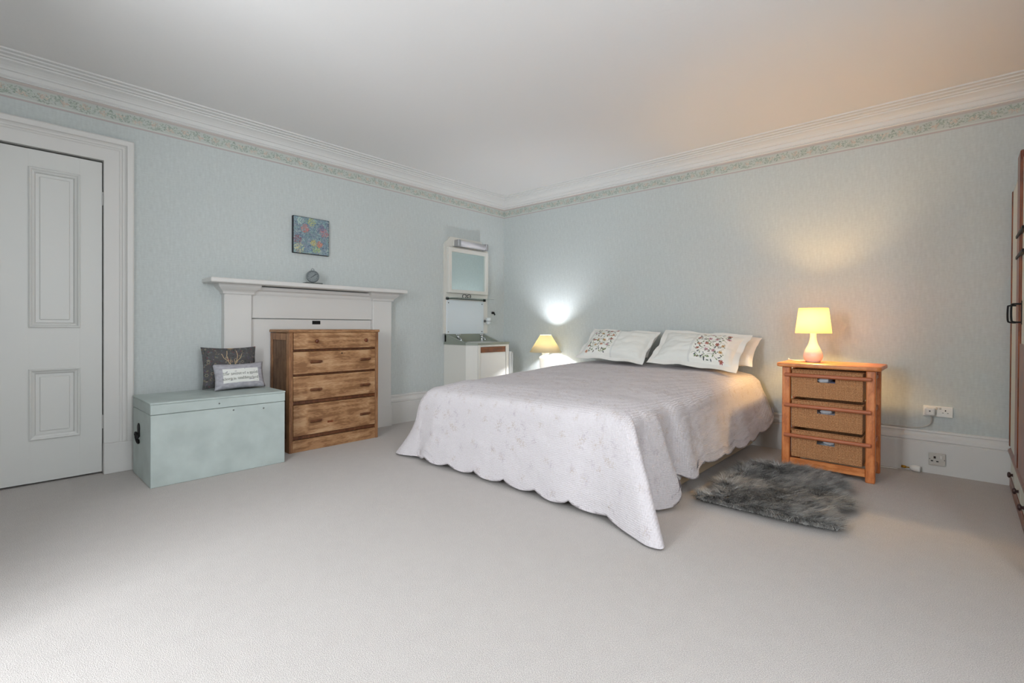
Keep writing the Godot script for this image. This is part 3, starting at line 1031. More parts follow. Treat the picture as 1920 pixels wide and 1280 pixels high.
	var sp := box("splash_panel", Vector3(0.02, 0.9, 0.38), Vector3(0.03, 1.283, 0.955), 0.002, mat(Color8(214, 222, 226), 0.25), t)
	for p in [[0.93, 0.925], [0.93, 1.25], [0.41, 0.925], [0.41, 1.25]]:
		st = mb(true)
		lathe(st, [Vector2(0.007, 0), Vector2(0.006, 0.004), Vector2(0, 0.005)], Vector3(0.03, p[1], p[0]), 12, Vector3.RIGHT)
		put("screw", st, M.screw, sp)
	# strip light over the mirror
	t = thing("strip_light", "white boxed strip light above the washstand mirror", "light", Vector3(0.05, 1.88, 0.62))
	box("housing", Vector3(0.022, 1.885, 0.40), Vector3(0.05, 1.955, 0.87), 0.004, cream, t)
	st = mb(true)
	run(st, [Vector2(0, 1.885), Vector2(0.05, 1.882), Vector2(0.07, 1.892), Vector2(0.075, 1.915), Vector2(0.066, 1.938), Vector2(0.045, 1.948), Vector2(0, 1.95)], Vector3(0.05, 0, 0.44), Vector3(0.05, 0, 0.83), Vector3.RIGHT, Vector3.UP)
	put("diffuser", st, mat(Color8(212, 210, 214), 0.25), t)
	for z in [[0.40, 0.44], [0.83, 0.87]]:
		box("end_cap", Vector3(0.048, 1.878, z[0]), Vector3(0.128, 1.953, z[1]), 0.006, mat(Color8(168, 168, 170), 0.3, 0.5), t)
	# glass shelf
	var gl := mat(Color(0.72, 0.86, 0.8, 0.25), 0.05)
	gl.transparency = BaseMaterial3D.TRANSPARENCY_ALPHA
	t = thing("glass_shelf", "glass shelf with dark brackets under the washstand mirror", "shelf", Vector3(0.08, 1.3, 0.66))
	box("glass", Vector3(0.03, 1.299, 0.36), Vector3(0.185, 1.305, 0.965), 0.001, gl, t)
	st = mb()
	bx(st, Vector3(0.022, 1.293, 0.36), Vector3(0.034, 1.3, 0.965), 0.001)
	put("rear_rail", st, mat(Color8(70, 84, 76), 0.4), t)
	for z in [0.95, 0.375]:
		box("bracket", Vector3(0.022, 1.282, z - 0.012), Vector3(0.05, 1.312, z + 0.012), 0.004, M.black_iron, t)
	# spectacles lying on the glass shelf
	t = thing("spectacles", "folded dark-rimmed spectacles on the glass shelf", "glasses", Vector3(0.1, 1.305, 0.7))
	for s in [-1, 1]:
		st = mb(true)
		var ring := []
		for k in 21:
			var a := TAU * k / 20
			ring.append(Vector3(0.1 + 0.004 * sin(a), 1.327 + 0.02 * sin(a), 0.72 + s * 0.036 + 0.028 * cos(a)))
		tube(st, ring, 0.0036, 6)
		put("rim", st, M.black_iron, t)
		st = mb(true)
		tube(st, [Vector3(0.1, 1.335, 0.72 + s * 0.064), Vector3(0.07, 1.312, 0.72 + s * 0.03), Vector3(0.064, 1.309, 0.72 - s * 0.06)], 0.0026, 6)
		put("temple", st, M.black_iron, t)
	st = mb(true)
	tube(st, [Vector3(0.1, 1.335, 0.712), Vector3(0.102, 1.338, 0.72), Vector3(0.1, 1.335, 0.728)], 0.0026, 6)
	put("bridge", st, M.black_iron, t)
	# tumbler in a wall bracket
	t = thing("tumbler_holder", "dark metal tumbler bracket fixed right of the splash panel", "bracket", Vector3(0.03, 1.05, 0.35))
	st = mb(true)
	lathe(st, [Vector2(0.016, 0), Vector2(0.016, 0.006), Vector2(0, 0.009)], Vector3(0.022, 1.05, 0.355), 14, Vector3.RIGHT)
	tube(st, [Vector3(0.026, 1.05, 0.355), Vector3(0.05, 1.05, 0.352)], 0.005, 8)
	var ring2 := []
	for k in 21:
		ring2.append(Vector3(0.082 + 0.032 * cos(TAU * k / 20), 1.05, 0.35 + 0.032 * sin(TAU * k / 20)))
	tube(st, ring2, 0.003, 6)
	put("ring", st, M.screw, t)
	st = mb(true)
	lathe(st, [Vector2(0, 1.012), Vector2(0.023, 1.012), Vector2(0.028, 1.09), Vector2(0.026, 1.09), Vector2(0.021, 1.016), Vector2(0, 1.016)], Vector3(0.082, 0, 0.35), 20)
	xf = Transform3D()
	var tu := thing("tumbler", "small white tumbler held in the bracket by the splash panel", "cup", Vector3(0.082, 1.012, 0.35))
	st = mb(true)
	lathe(st, [Vector2(0, 1.012), Vector2(0.023, 1.012), Vector2(0.028, 1.09), Vector2(0.026, 1.09), Vector2(0.021, 1.016), Vector2(0, 1.016)], Vector3(0.082, 0, 0.35), 20)
	put("cup", st, mat(Color8(226, 230, 230), 0.2), tu)
	# small dark hook on the wall
	xf = Transform3D()
	st = mb(true)
	lathe(st, [Vector2(0.012, 0), Vector2(0.012, 0.004), Vector2(0, 0.006)], Vector3(0.0, 1.155, 0.2), 12, Vector3.RIGHT)
	tube(st, smooth_path([Vector3(0.004, 1.155, 0.2), Vector3(0.03, 1.15, 0.2), Vector3(0.036, 1.128, 0.2), Vector3(0.044, 1.138, 0.2)]), 0.006, 8)
	bx(st, Vector3(0.006, 1.14, 0.185), Vector3(0.02, 1.166, 0.225), 0.003)
	tag(put("wall_hook", st, M.black_iron), "small dark hook on the blue wall right of the washstand", "hook")

func prism(st: SurfaceTool, plan: Array, y0: float, y1: float) -> void:   # plan points are (x, z)
	var P := PackedVector2Array(plan)
	var c := Vector2.ZERO
	for p in plan:
		c += p / plan.size()
	var ref := Vector3(c.x, (y0 + y1) * 0.5, c.y)
	for i in plan.size():
		var a: Vector2 = plan[i]
		var b: Vector2 = plan[(i + 1) % plan.size()]
		poly(st, [Vector3(a.x, y0, a.y), Vector3(b.x, y0, b.y), Vector3(b.x, y1, b.y), Vector3(a.x, y1, a.y)], ref)
	var ids := Geometry2D.triangulate_polygon(P)
	for i in range(0, ids.size(), 3):
		for y in [y0, y1]:
			poly(st, [Vector3(P[ids[i]].x, y, P[ids[i]].y), Vector3(P[ids[i + 1]].x, y, P[ids[i + 1]].y), Vector3(P[ids[i + 2]].x, y, P[ids[i + 2]].y)], ref)

func prism_x(st: SurfaceTool, ol: Array, x0: float, x1: float) -> void:   # outline points are (z, y)
	var c := Vector2.ZERO
	for p in ol:
		c += p / ol.size()
	var ref := Vector3((x0 + x1) * 0.5, c.y, c.x)
	for i in ol.size():
		var a: Vector2 = ol[i]
		var b: Vector2 = ol[(i + 1) % ol.size()]
		poly(st, [Vector3(x0, a.y, a.x), Vector3(x0, b.y, b.x), Vector3(x1, b.y, b.x), Vector3(x1, a.y, a.x)], ref)
	var P := PackedVector2Array(ol)
	var ids := Geometry2D.triangulate_polygon(P)
	for i in range(0, ids.size(), 3):
		for x in [x0, x1]:
			poly(st, [Vector3(x, P[ids[i]].y, P[ids[i]].x), Vector3(x, P[ids[i + 1]].y, P[ids[i + 1]].x), Vector3(x, P[ids[i + 2]].y, P[ids[i + 2]].x)], ref)

# ------------------------------------------------------------------ bed
const BX0 := 1.40
const BX1 := 2.90
const BZ0 := 0.10
const BZ1 := 2.15

func quilt_material() -> StandardMaterial3D:
	var n := 1024
	var im := Image.create(n, n, false, Image.FORMAT_RGB8)
	im.fill(Color8(212, 206, 208))
	var r := RandomNumberGenerator.new()
	r.seed = 404
	# faded beige and lilac flower sprigs
	for k in 46:
		var c := Vector2(r.randf_range(0, n), r.randf_range(0, n))
		var col := Color8(186, 170, 158) if k % 2 else Color8(186, 176, 184)
		for j in 26:
			var a := r.randf_range(0, TAU)
			var d := r.randf_range(0, 44)
			blob(im, c.x + cos(a) * d, c.y + sin(a) * d, r.randf_range(5, 13), r.randf_range(3, 7), Color(col, 0.38), 0.5, a)
	for k in 1500:
		var a := r.randf_range(0, TAU)
		blob(im, r.randf_range(0, n), r.randf_range(0, n), r.randf_range(6, 14), 2.6, Color(0.74, 0.70, 0.68, 0.3), 0.5, a)
	# stitched relief: small diamonds
	var hn := noise_img(512, 512, 0.03, 405, 3)
	var hi := Image.create(512, 512, false, Image.FORMAT_RGB8)
	for y in 512:
		for x in 512:
			var wob: float = (hn.get_pixel(x, y).r - 0.5) * 2.2
			var p := sin((x + y) * TAU / 16.0 + wob)
			var q := sin((x - y) * TAU / 16.0 - wob)
			var v := 0.5 + 0.25 * p * q + 0.35 * (hn.get_pixel((x * 3) % 512, (y * 3) % 512).r - 0.5)
			hi.set_pixel(x, y, Color(v, v, v))
	var m := mat(Color.WHITE, 0.95)
	m.albedo_texture = tex(im)
	m.normal_enabled = true
	m.normal_texture = bump(hi, 7.0)
	m.normal_scale = 0.6
	trip(m, 0.62)
	return m

func bed() -> void:
	var t := thing("divan_base", "beige fabric divan bed base showing under the white bedspread", "bed", Vector3(2.15, 0, 1.1))
	var bm := mat(Color8(196, 178, 152), 0.9)
	box("base_box", Vector3(BX0 + 0.02, 0.022, BZ0), Vector3(BX1 + 0.055, 0.29, BZ1 - 0.06), 0.012, bm, t)
	box("base_trim", Vector3(BX0 + 0.015, 0.235, BZ0), Vector3(BX1 + 0.059, 0.246, BZ1 - 0.055), 0.004, bm, t)
	for p in [[BX0 + 0.1, 0.3], [BX1 - 0.06, 0.3], [BX0 + 0.1, 1.95], [BX1 - 0.06, 1.95], [2.15, 1.1]]:
		var st := mb(true)
		lathe(st, [Vector2(0, 0), Vector2(0.024, 0), Vector2(0.026, 0.023), Vector2(0, 0.023)], Vector3(p[0], 0, p[1]), 14)
		put("foot", st, M.dark, t)
	t = thing("mattress", "thick mattress wholly under the bedspread on the divan base", "mattress", Vector3(2.15, 0.29, 1.1))
	box("ticking", Vector3(BX0 + 0.01, 0.292, BZ0), Vector3(BX1 - 0.01, 0.525, BZ1 - 0.06), 0.05, mat(Color8(226, 224, 220), 0.9), t)
	# white under-sheet hanging below the bedspread on the open side
	xf = Transform3D()
	var st := mb(true)
	grid(st, func(u, v):
		var z: float = lerp(0.14, 2.02, u)
		var y: float = lerp(0.45, 0.115 + 0.012 * sin(u * 23.0) - 0.02 * u, v)
		return Vector3(BX1 + 0.03 + 0.055 * v + 0.012 * v * sin(u * 46.0 + 2.0 * sin(u * 9.0)), y, z), 90, 10)
	grid(st, func(u, v):
		var z: float = lerp(0.14, 2.02, u)
		var y: float = lerp(0.45, 0.115 + 0.012 * sin(u * 23.0) - 0.02 * u, v)
		return Vector3(BX1 + 0.026 + 0.055 * v + 0.012 * v * sin(u * 46.0 + 2.0 * sin(u * 9.0)), y, z), 90, 10, true)
	tag(put("under_sheet", st, mat(Color8(224, 222, 222), 0.95)), "white under-sheet hanging below the scalloped bedspread hem", "sheet")
	coverlet()

func coverlet() -> void:
	# Stations round the bed: anchor on the rounded mattress edge -> hem point on the plan. Catmull-Rom between them.
	# each: [anchor x, anchor z, hem x, hem z, hem y, scallop]
	var XL := BX0 - 0.11
	var K := [
		[XL, 0.12, 1.14, 0.12, 0.10, 1], [XL, 0.6, 1.15, 0.6, 0.08, 1], [XL, 1.2, 1.15, 1.2, 0.06, 1], [XL, 1.75, 1.12, 1.75, 0.04, 1],
		[XL, 1.98, 1.05, 2.08, 0.02, 0.3], [XL + 0.02, 2.07, 0.985, 2.235, 0.012, 0], [XL + 0.05, 2.11, 1.06, 2.285, 0.014, 0], [XL + 0.09, 2.135, 1.17, 2.275, 0.02, 0],
		[XL + 0.14, 2.147, 1.25, 2.262, 0.025, 0.5], [XL + 0.24, BZ1, 1.38, 2.29, 0.02, 1], [1.75, BZ1, 1.68, 2.265, 0.02, 1], [2.0, BZ1, 1.97, 2.268, 0.02, 1],
		[2.25, BZ1, 2.25, 2.275, 0.02, 1], [2.5, BZ1, 2.53, 2.285, 0.02, 1], [2.68, BZ1, 2.78, 2.29, 0.022, 1], [2.78, BZ1 - 0.003, 2.93, 2.32, 0.02, 0.5],
		[2.825, 2.136, 3.07, 2.375, 0.014, 0], [2.85, 2.122, 3.165, 2.415, 0.012, 0], [2.863, 2.113, 3.232, 2.40, 0.012, 0], [2.87, 2.105, 3.205, 2.33, 0.014, 0],
		[2.874, 2.098, 3.06, 2.19, 0.016, 0], [2.878, 2.09, 2.965, 2.08, 0.018, 0], [2.884, 2.075, 3.02, 1.98, 0.016, 0], [2.89, 2.04, 3.065, 1.90, 0.03, 0], [2.895, 1.99, 3.075, 1.84, 0.075, 0],
		[2.898, 1.94, 3.02, 1.79, 0.12, 0], [BX1, 1.88, 2.99, 1.75, 0.13, 0], [BX1, 1.8, 2.995, 1.69, 0.13, 0], [BX1, 1.72, 3.055, 1.63, 0.105, 0], [BX1, 1.65, 3.075, 1.57, 0.105, 0.2], [BX1, 1.58, 3.06, 1.5, 0.14, 0.6],
		[BX1, 1.4, 3.075, 1.38, 0.15, 1], [BX1, 1.1, 3.085, 1.1, 0.15, 1], [BX1, 0.8, 3.09, 0.8, 0.145, 1], [BX1, 0.5, 3.10, 0.5, 0.16, 1], [BX1, 0.32, 3.115, 0.3, 0.19, 1], [BX1, 0.2, 3.13, 0.16, 0.24, 0.7], [BX1, 0.12, 3.10, 0.1, 0.30, 0.3]]
	var P := []   # anchors
	var Q := []   # hems
	var S := []   # running length along the hem
	var per := 12
	var run_len := 0.0
	for i in K.size() - 1:
		var k0 = K[max(i - 1, 0)]
		var k1 = K[i]
		var k2 = K[i + 1]
		var k3 = K[min(i + 2, K.size() - 1)]
		for j in per + (1 if i == K.size() - 2 else 0):
			var f := float(j) / per
			var v := []
			for c in 6:
				if c < 2:
					v.append(lerp(float(k1[c]), float(k2[c]), f))
				else:
					v.append(cubic_interpolate(k1[c], k2[c], k0[c], k3[c], f))
			P.append(Vector2(v[0], v[1]))
			var hq := Vector3(v[2], v[4], v[3])
			if Q.size() > 0:
				run_len += Vector2(hq.x - Q[-1].x, hq.z - Q[-1].z).length()
			var sc: float = clamp(v[5], 0.0, 1.0)
			hq.y += 0.034 * sc * (1.0 - sqrt(abs(sin(run_len * PI / 0.255))) )
			Q.append(hq)
			S.append(run_len)
	# close along the head end
	var nst := P.size()
	var nz := FastNoiseLite.new()
	nz.seed = 12
	nz.frequency = 1.6
	var top_y := func(x: float, z: float, d: float) -> float:
		var y: float = lerp(0.648, 0.585, smoothstep(0.3, 2.1, z))
		var rim: float = 0.3
		var e: float = clamp(1.0 - d / rim, 0.0, 1.0)
		var drop: float = lerp(0.045, 0.03, smoothstep(1.6, 2.4, x))
		y -= drop * e * e
		y += 0.008 * nz.get_noise_2d(x * 1.4, z * 1.4) + 0.0025 * nz.get_noise_2d(x * 6.0, z * 3.0)
		# soft dent lines running to the corner
		return y
	var st := mb(true)
	var rings := 30
	var C := Vector2(2.15, 1.05)
	var inner := []   # top rings
	for k in rings + 1:
		var f := float(k) / rings
		var row := PackedVector3Array()
		for i in nst:
			var p: Vector2 = P[i]
			# inset edge by nothing: the anchor is where the cloth starts to turn down
			var spine := Vector2(C.x, clamp(p.y, 0.12, 1.4))
			var q := spine.lerp(p, f)
			var d: float = p.distance_to(q)
			row.append(Vector3(q.x, top_y.call(q.x, q.y, d), q.y))
		inner.append(row)
	for k in rings:
		for i in nst - 1:
			quad(st, inner[k][i], inner[k + 1][i], inner[k + 1][i + 1], inner[k][i + 1])
	# skirt
	var rows := 40
	var prev: PackedVector3Array = inner[rings]
	var last := PackedVector3Array()
	for k in range(1, rows + 1):
		var t := float(k) / rows
		var row := PackedVector3Array()
		for i in nst:
			var a: Vector3 = inner[rings][i]
			var h: Vector3 = Q[i]
			var d := Vector2(h.x - a.x, h.z - a.z)
			# the first stretch rolls over the edge
			var total := a.y - h.y
			var y := a.y - total * t
			var fall := a.y - y
			var left := 1.0 - smoothstep(1.35, 1.75, a.x)
			var re: float = lerp(0.075, 0.16, left)
			var roll: float = re * sqrt(max(0.0, 1.0 - pow(1.0 - min(fall / re, 1.0), 2.0)))
			var dn := d.normalized()
			var reach: float = max(d.length() - re, 0.0)
			var g := pow(t, lerp(0.9, 2.2, left))
			var o: Vector2 = dn * (roll * min(1.0, d.length() / re) + reach * g)
			var x: float = a.x + o.x
			var z: float = a.z + o.y
			# faint drape waves
			var wv: float = 0.009 * t * sin(S[i] * 9.0 + 1.5 * sin(S[i] * 3.1)) + 0.006 * nz.get_noise_2d(S[i] * 3.0, t * 2.0)
			x += dn.x * wv
			z += dn.y * wv
			row.append(Vector3(x, max(y, 0.006), z))
		for i in nst - 1:
			quad(st, prev[i], row[i], row[i + 1], prev[i + 1])
		prev = row
		last = row
	# thin turned hem so that the edge has body
	for i in nst - 1:
		var a: Vector3 = last[i]
		var b: Vector3 = last[i + 1]
		var ia := Vector3(a.x, a.y + 0.004, a.z) + Vector3(P[i].x - a.x, 0, P[i].y - a.z).normalized() * 0.006
		var ib := Vector3(b.x, b.y + 0.004, b.z) + Vector3(P[i + 1].x - b.x, 0, P[i + 1].y - b.z).normalized() * 0.006
		if a.y < 0.025 and b.y < 0.025:
			continue
		quad(st, a, ia, ib, b)
		var ua := ia + Vector3(0, 0.05, 0)
		var ub := ib + Vector3(0, 0.05, 0)
		quad(st, ia, ua, ub, ib)
	xf = Transform3D()
	M.quilt = quilt_material()
	tag(put("bedspread", st, M.quilt), "white quilted bedspread with scalloped hem trailing on the carpet at one corner", "bedspread")

# ------------------------------------------------------------------ pillows
func embroidery(flip: bool, sd: int) -> ImageTexture:
	var w := 768
	var h := 512
	var im := Image.create(w, h, false, Image.FORMAT_RGB8)
	im.fill(Color8(226, 226, 220))
	var r := RandomNumberGenerator.new()
	r.seed = sd
	var x0 := 70.0
	var x1 := 400.0
	im.fill_rect(Rect2i(int(x0), 0, int(x1 - x0), h), Color8(232, 231, 224))
	# stems
	for k in 5:
		var pts := []
		var y0 := 60.0 + k * 95.0
		for i in 24:
			pts.append(Vector2(x0 + 20 + i * 13.0, y0 + 34 * sin(i * 0.5 + k * 1.7)))
		stroke(im, pts, 2.2, Color8(130, 140, 110))
	for k in 110:
		var p := Vector2(r.randf_range(x0 + 16, x1 - 22), r.randf_range(20, h - 24))
		var g := [Color8(70, 84, 70), Color8(104, 124, 78), Color8(64, 70, 78), Color8(126, 136, 92), Color8(92, 70, 62)]
		blob(im, p.x, p.y, r.randf_range(9, 19), r.randf_range(5, 8), Color(g[r.randi() % 5], 0.9), 0.25, r.randf_range(0, PI))
	for k in 17:
		var p := Vector2(x0 + 34 + (k % 4) * 82 + r.randf_range(-20, 20), 44 + (k / 4) * 106 + r.randf_range(-24, 24))
		var cs := [Color8(158, 82, 84), Color8(190, 138, 118), Color8(180, 150, 100), Color8(176, 136, 156), Color8(130, 62, 64)]
		var c: Color = cs[r.randi() % 5]
		for j in 6:
			blob(im, p.x + 13 * cos(j * TAU / 6), p.y + 13 * sin(j * TAU / 6), 11, 7, Color(c.lerp(Color8(230, 190, 170), r.randf() * 0.35), 0.95), 0.25, j * TAU / 6)
		blob(im, p.x, p.y, 8, 8, Color8(150, 106, 60), 0.3)
	# piped line that bounds the embroidered panel
	for s in [0, 12]:
		var pts := []
		for i in 27:
			pts.append(Vector2(x1 + s + 10 * sin(i / 26.0 * PI), i * 20.0))
		stroke(im, pts, 2.4, Color8(190, 192, 190))
	if flip:
		im.flip_x()
	return tex(im)

func pillow(called: String, label: String, group: String, c: Vector3, ux: Vector3, uy: Vector3, w: float, h: float, th: float, front: Material, back: Material, sd: int, flange := 0.0) -> void:
	var t := thing(called, label, "pillow", c, group)
	ux = ux.normalized()
	uy = (uy - ux * ux.dot(uy)).normalized()
	var f := pad(c, ux, uy, w, h, th, 0.0, sd)
	var st := mb(true)
	grid_uvflip(st, func(u, v): return f.call(u, v, 1.0), 40, 28)
	put("front_cover", st, front, t)
	st = mb(true)
	grid(st, func(u, v): return f.call(u, v, -1.0), 36, 24, true)
	put("back_cover", st, back, t)
	if flange > 0.0:
		# flat border stitched round the edge
		st = mb(true)
		var nrm := ux.cross(uy)
		var n := 96
		var ringp := func(i: int, k: float, s: float) -> Vector3:
			var q := float(i % n) / n * 4.0
			var side := int(q)
			var e := q - side
			var u := 0.0
			var v := 0.0
			match side:
				0: u = e
				1:
					u = 1.0
					v = e
				2:
					u = 1.0 - e
					v = 1.0
				_: v = 1.0 - e
			var p: Vector3 = f.call(u, v, 0.0)
			var o := Vector2(u * 2 - 1, v * 2 - 1)
			var dir: Vector3 = ux * (sign(o.x) if abs(o.x) > 0.999 else 0.0) + uy * (sign(o.y) if abs(o.y) > 0.999 else 0.0)
			return p + dir * (flange * k) - (ux * o.x + uy * o.y) * 0.012 * (1.0 - k) + nrm * (s * 0.003 + 0.008 * k * sin(i * 0.55 + sd))
		for s in [1.0, -1.0]:
			for i in n:
				var a: Vector3 = ringp.call(i, 0.0, s)
				var b: Vector3 = ringp.call(i + 1, 0.0, s)
				var cc: Vector3 = ringp.call(i + 1, 1.0, s * 0.5)
				var d: Vector3 = ringp.call(i, 1.0, s * 0.5)
				if s > 0:
					quad(st, a, d, cc, b)
				else:
					quad(st, a, b, cc, d)
		put("flange", st, back, t)

func pillows() -> void:
	var plain := mat(Color8(228, 226, 220), 0.95)
	M.linen = plain
	var left := mat(Color.WHITE, 0.95)
	left.albedo_texture = embroidery(false, 8)
	var right := mat(Color.WHITE, 0.95)
	right.albedo_texture = embroidery(true, 23)
	var up := Vector3(0.0, 0.66, -0.75)
	pillow("pillow", "plain white pillow leaning behind the left embroidered pillow", "", Vector3(1.80, 0.825, 0.2), Vector3(1, -0.02, 0), up, 0.64, 0.33, 0.12, plain, plain, 31)
	pillow("pillow", "plain cream pillow poking out behind the embroidered pillow nearest the lit lamp", "", Vector3(2.655, 0.812, 0.215), Vector3(1, -0.04, -0.02), up, 0.72, 0.34, 0.14, plain, plain, 33)
	pillow("embroidered_pillow", "white pillow, flower embroidery on its side by the left table lamp", "embroidered pillows on the bed", Vector3(1.83, 0.822, 0.385), Vector3(1, -0.035, 0.02), up, 0.66, 0.37, 0.15, left, plain, 41, 0.03)
	pillow("embroidered_pillow", "white flanged pillow, flower embroidery on its side by the wicker drawers", "embroidered pillows on the bed", Vector3(2.60, 0.812, 0.39), Vector3(1, -0.05, 0.03), up, 0.66, 0.345, 0.14, right, plain, 47, 0.045)

# ------------------------------------------------------------------ lamps
func lamp_light(at: Vector3, col: Color, energy: float, r: float, parent: Node) -> void:
	var o := OmniLight3D.new()
	o.name = "bulb_light"
	o.light_color = col
	o.light_energy = energy
	o.omni_range = 12.0
	o.omni_attenuation = 2.0
	o.light_size = r
	o.shadow_enabled = true
	o.position = xf * at
	parent.add_child(o)
	var st := mb(true)
	ball(st, at, Vector3(r, r * 1.25, r) * 1.25, 14)
	var m := mat(Color8(250, 245, 235), 0.4)
	m.emission_enabled = true
	m.emission = col
	m.emission_energy_multiplier = 4.0
	put("bulb", st, m, parent)

func shade(st: SurfaceTool, c: Vector3, r0: float, y0: float, r1: float, y1: float) -> void:
	lathe(st, [Vector2(r0, y0), Vector2(r1, y1), Vector2(r1 - 0.0015, y1), Vector2(r0 - 0.0015, y0), Vector2(r0, y0)], c, 40)

func left_lamp() -> void:
	# little table hidden behind the bed carries the lamp
	var t := thing("bedside_table", "small white bedside table hidden behind the bed under the conical lamp", "table", Vector3(0.84, 0, 0.24))
	box("table_top", Vector3(0.72, 0.475, 0.05), Vector3(1.1, 0.5, 0.40), 0.004, M.white, t)
	for p in [[0.74, 0.07], [1.06, 0.07], [0.74, 0.37], [1.06, 0.37]]:
		box("leg", Vector3(p[0], 0, p[1] - 0.012), Vector3(p[0] + 0.03, 0.475, p[1] + 0.018), 0.003, M.white, t)
	var c := Vector3(0.845, 0, 0.215)
	t = thing("table_lamp", "table lamp with pale yellow conical shade and squat white base, behind the bed", "lamp", c + Vector3(0, 0.5, 0))
	var st := mb(true)
	lathe(st, [Vector2(0, 0.501), Vector2(0.056, 0.501), Vector2(0.06, 0.515), Vector2(0.066, 0.575), Vector2(0.068, 0.61), Vector2(0.07, 0.64), Vector2(0.066, 0.656), Vector2(0.042, 0.668), Vector2(0.032, 0.678), Vector2(0.04, 0.692), Vector2(0.042, 0.7), Vector2(0.018, 0.704), Vector2(0.014, 0.76), Vector2(0.016, 0.795), Vector2(0, 0.795)], c, 32)
	put("base", st, mat(Color8(238, 238, 236), 0.2), t)
	st = mb(true)
	shade(st, c, 0.178, 0.706, 0.062, 0.897)
	var sm := mat(Color8(236, 222, 186), 0.9)
	sm.backlight_enabled = true
	sm.backlight = Color8(150, 141, 112)
	put("shade", st, sm, t)
	lamp_light(c + Vector3(0, 0.832, 0), Color(0.96, 0.97, 1.0), 0.6, 0.022, t)

func right_lamp() -> void:
	var c := Vector3(3.44, 0, 0.42)
	var t := thing("table_lamp", "lit table lamp with cream drum shade and teardrop ceramic base on wicker drawers", "lamp", c + Vector3(0, 0.75, 0))
	var st := mb(true)
	var prof := [Vector2(0, 0.751), Vector2(0.044, 0.751), Vector2(0.046, 0.756), Vector2(0.055, 0.77), Vector2(0.061, 0.788), Vector2(0.061, 0.804), Vector2(0.055, 0.826), Vector2(0.043, 0.852), Vector2(0.031, 0.876), Vector2(0.024, 0.9), Vector2(0.02, 0.925), Vector2(0.019, 0.958), Vector2(0.017, 0.97), Vector2(0.014, 0.99), Vector2(0, 0.99)]
	lathe(st, prof, c, 32)
	put("base", st, mat(Color8(238, 214, 200), 0.18), t)
	st = mb(true)
	shade(st, c, 0.113, 0.957, 0.092, 1.137)
	var sm := mat(Color8(246, 240, 215), 0.9)
	sm.backlight_enabled = true
	sm.backlight = Color8(252, 240, 205)
	put("shade", st, sm, t)
	st = mb(true)
	for k in 3:
		var a := TAU * k / 3
		tube(st, [c + Vector3(0, 0.985, 0), c + Vector3(cos(a) * 0.1095, 0.975, sin(a) * 0.1095)], 0.0015, 5)
	put("shade_carrier", st, M.screw, t)
	lamp_light(c + Vector3(0, 1.035, 0), Color(1.0, 0.8, 0.5), 0.47, 0.024, t)
	# its flex across the top of the chest
	xf = Transform3D()
	st = mb(true)
	tube(st, smooth_path([Vector3(3.40, 0.754, 0.37), Vector3(3.36, 0.7535, 0.35), Vector3(3.31, 0.7535, 0.36), Vector3(3.275, 0.7535, 0.33), Vector3(3.25, 0.74, 0.28), Vector3(3.255, 0.5, 0.24), Vector3(3.3, 0.1, 0.2), Vector3(3.4, 0.006, 0.12), Vector3(3.7, 0.006, 0.1), Vector3(3.90, 0.006, 0.08)], 8), 0.0028, 6)
	tag(put("lamp_flex", st, M.plastic), "thin white lamp flex lying on top of the wicker drawers", "cable")

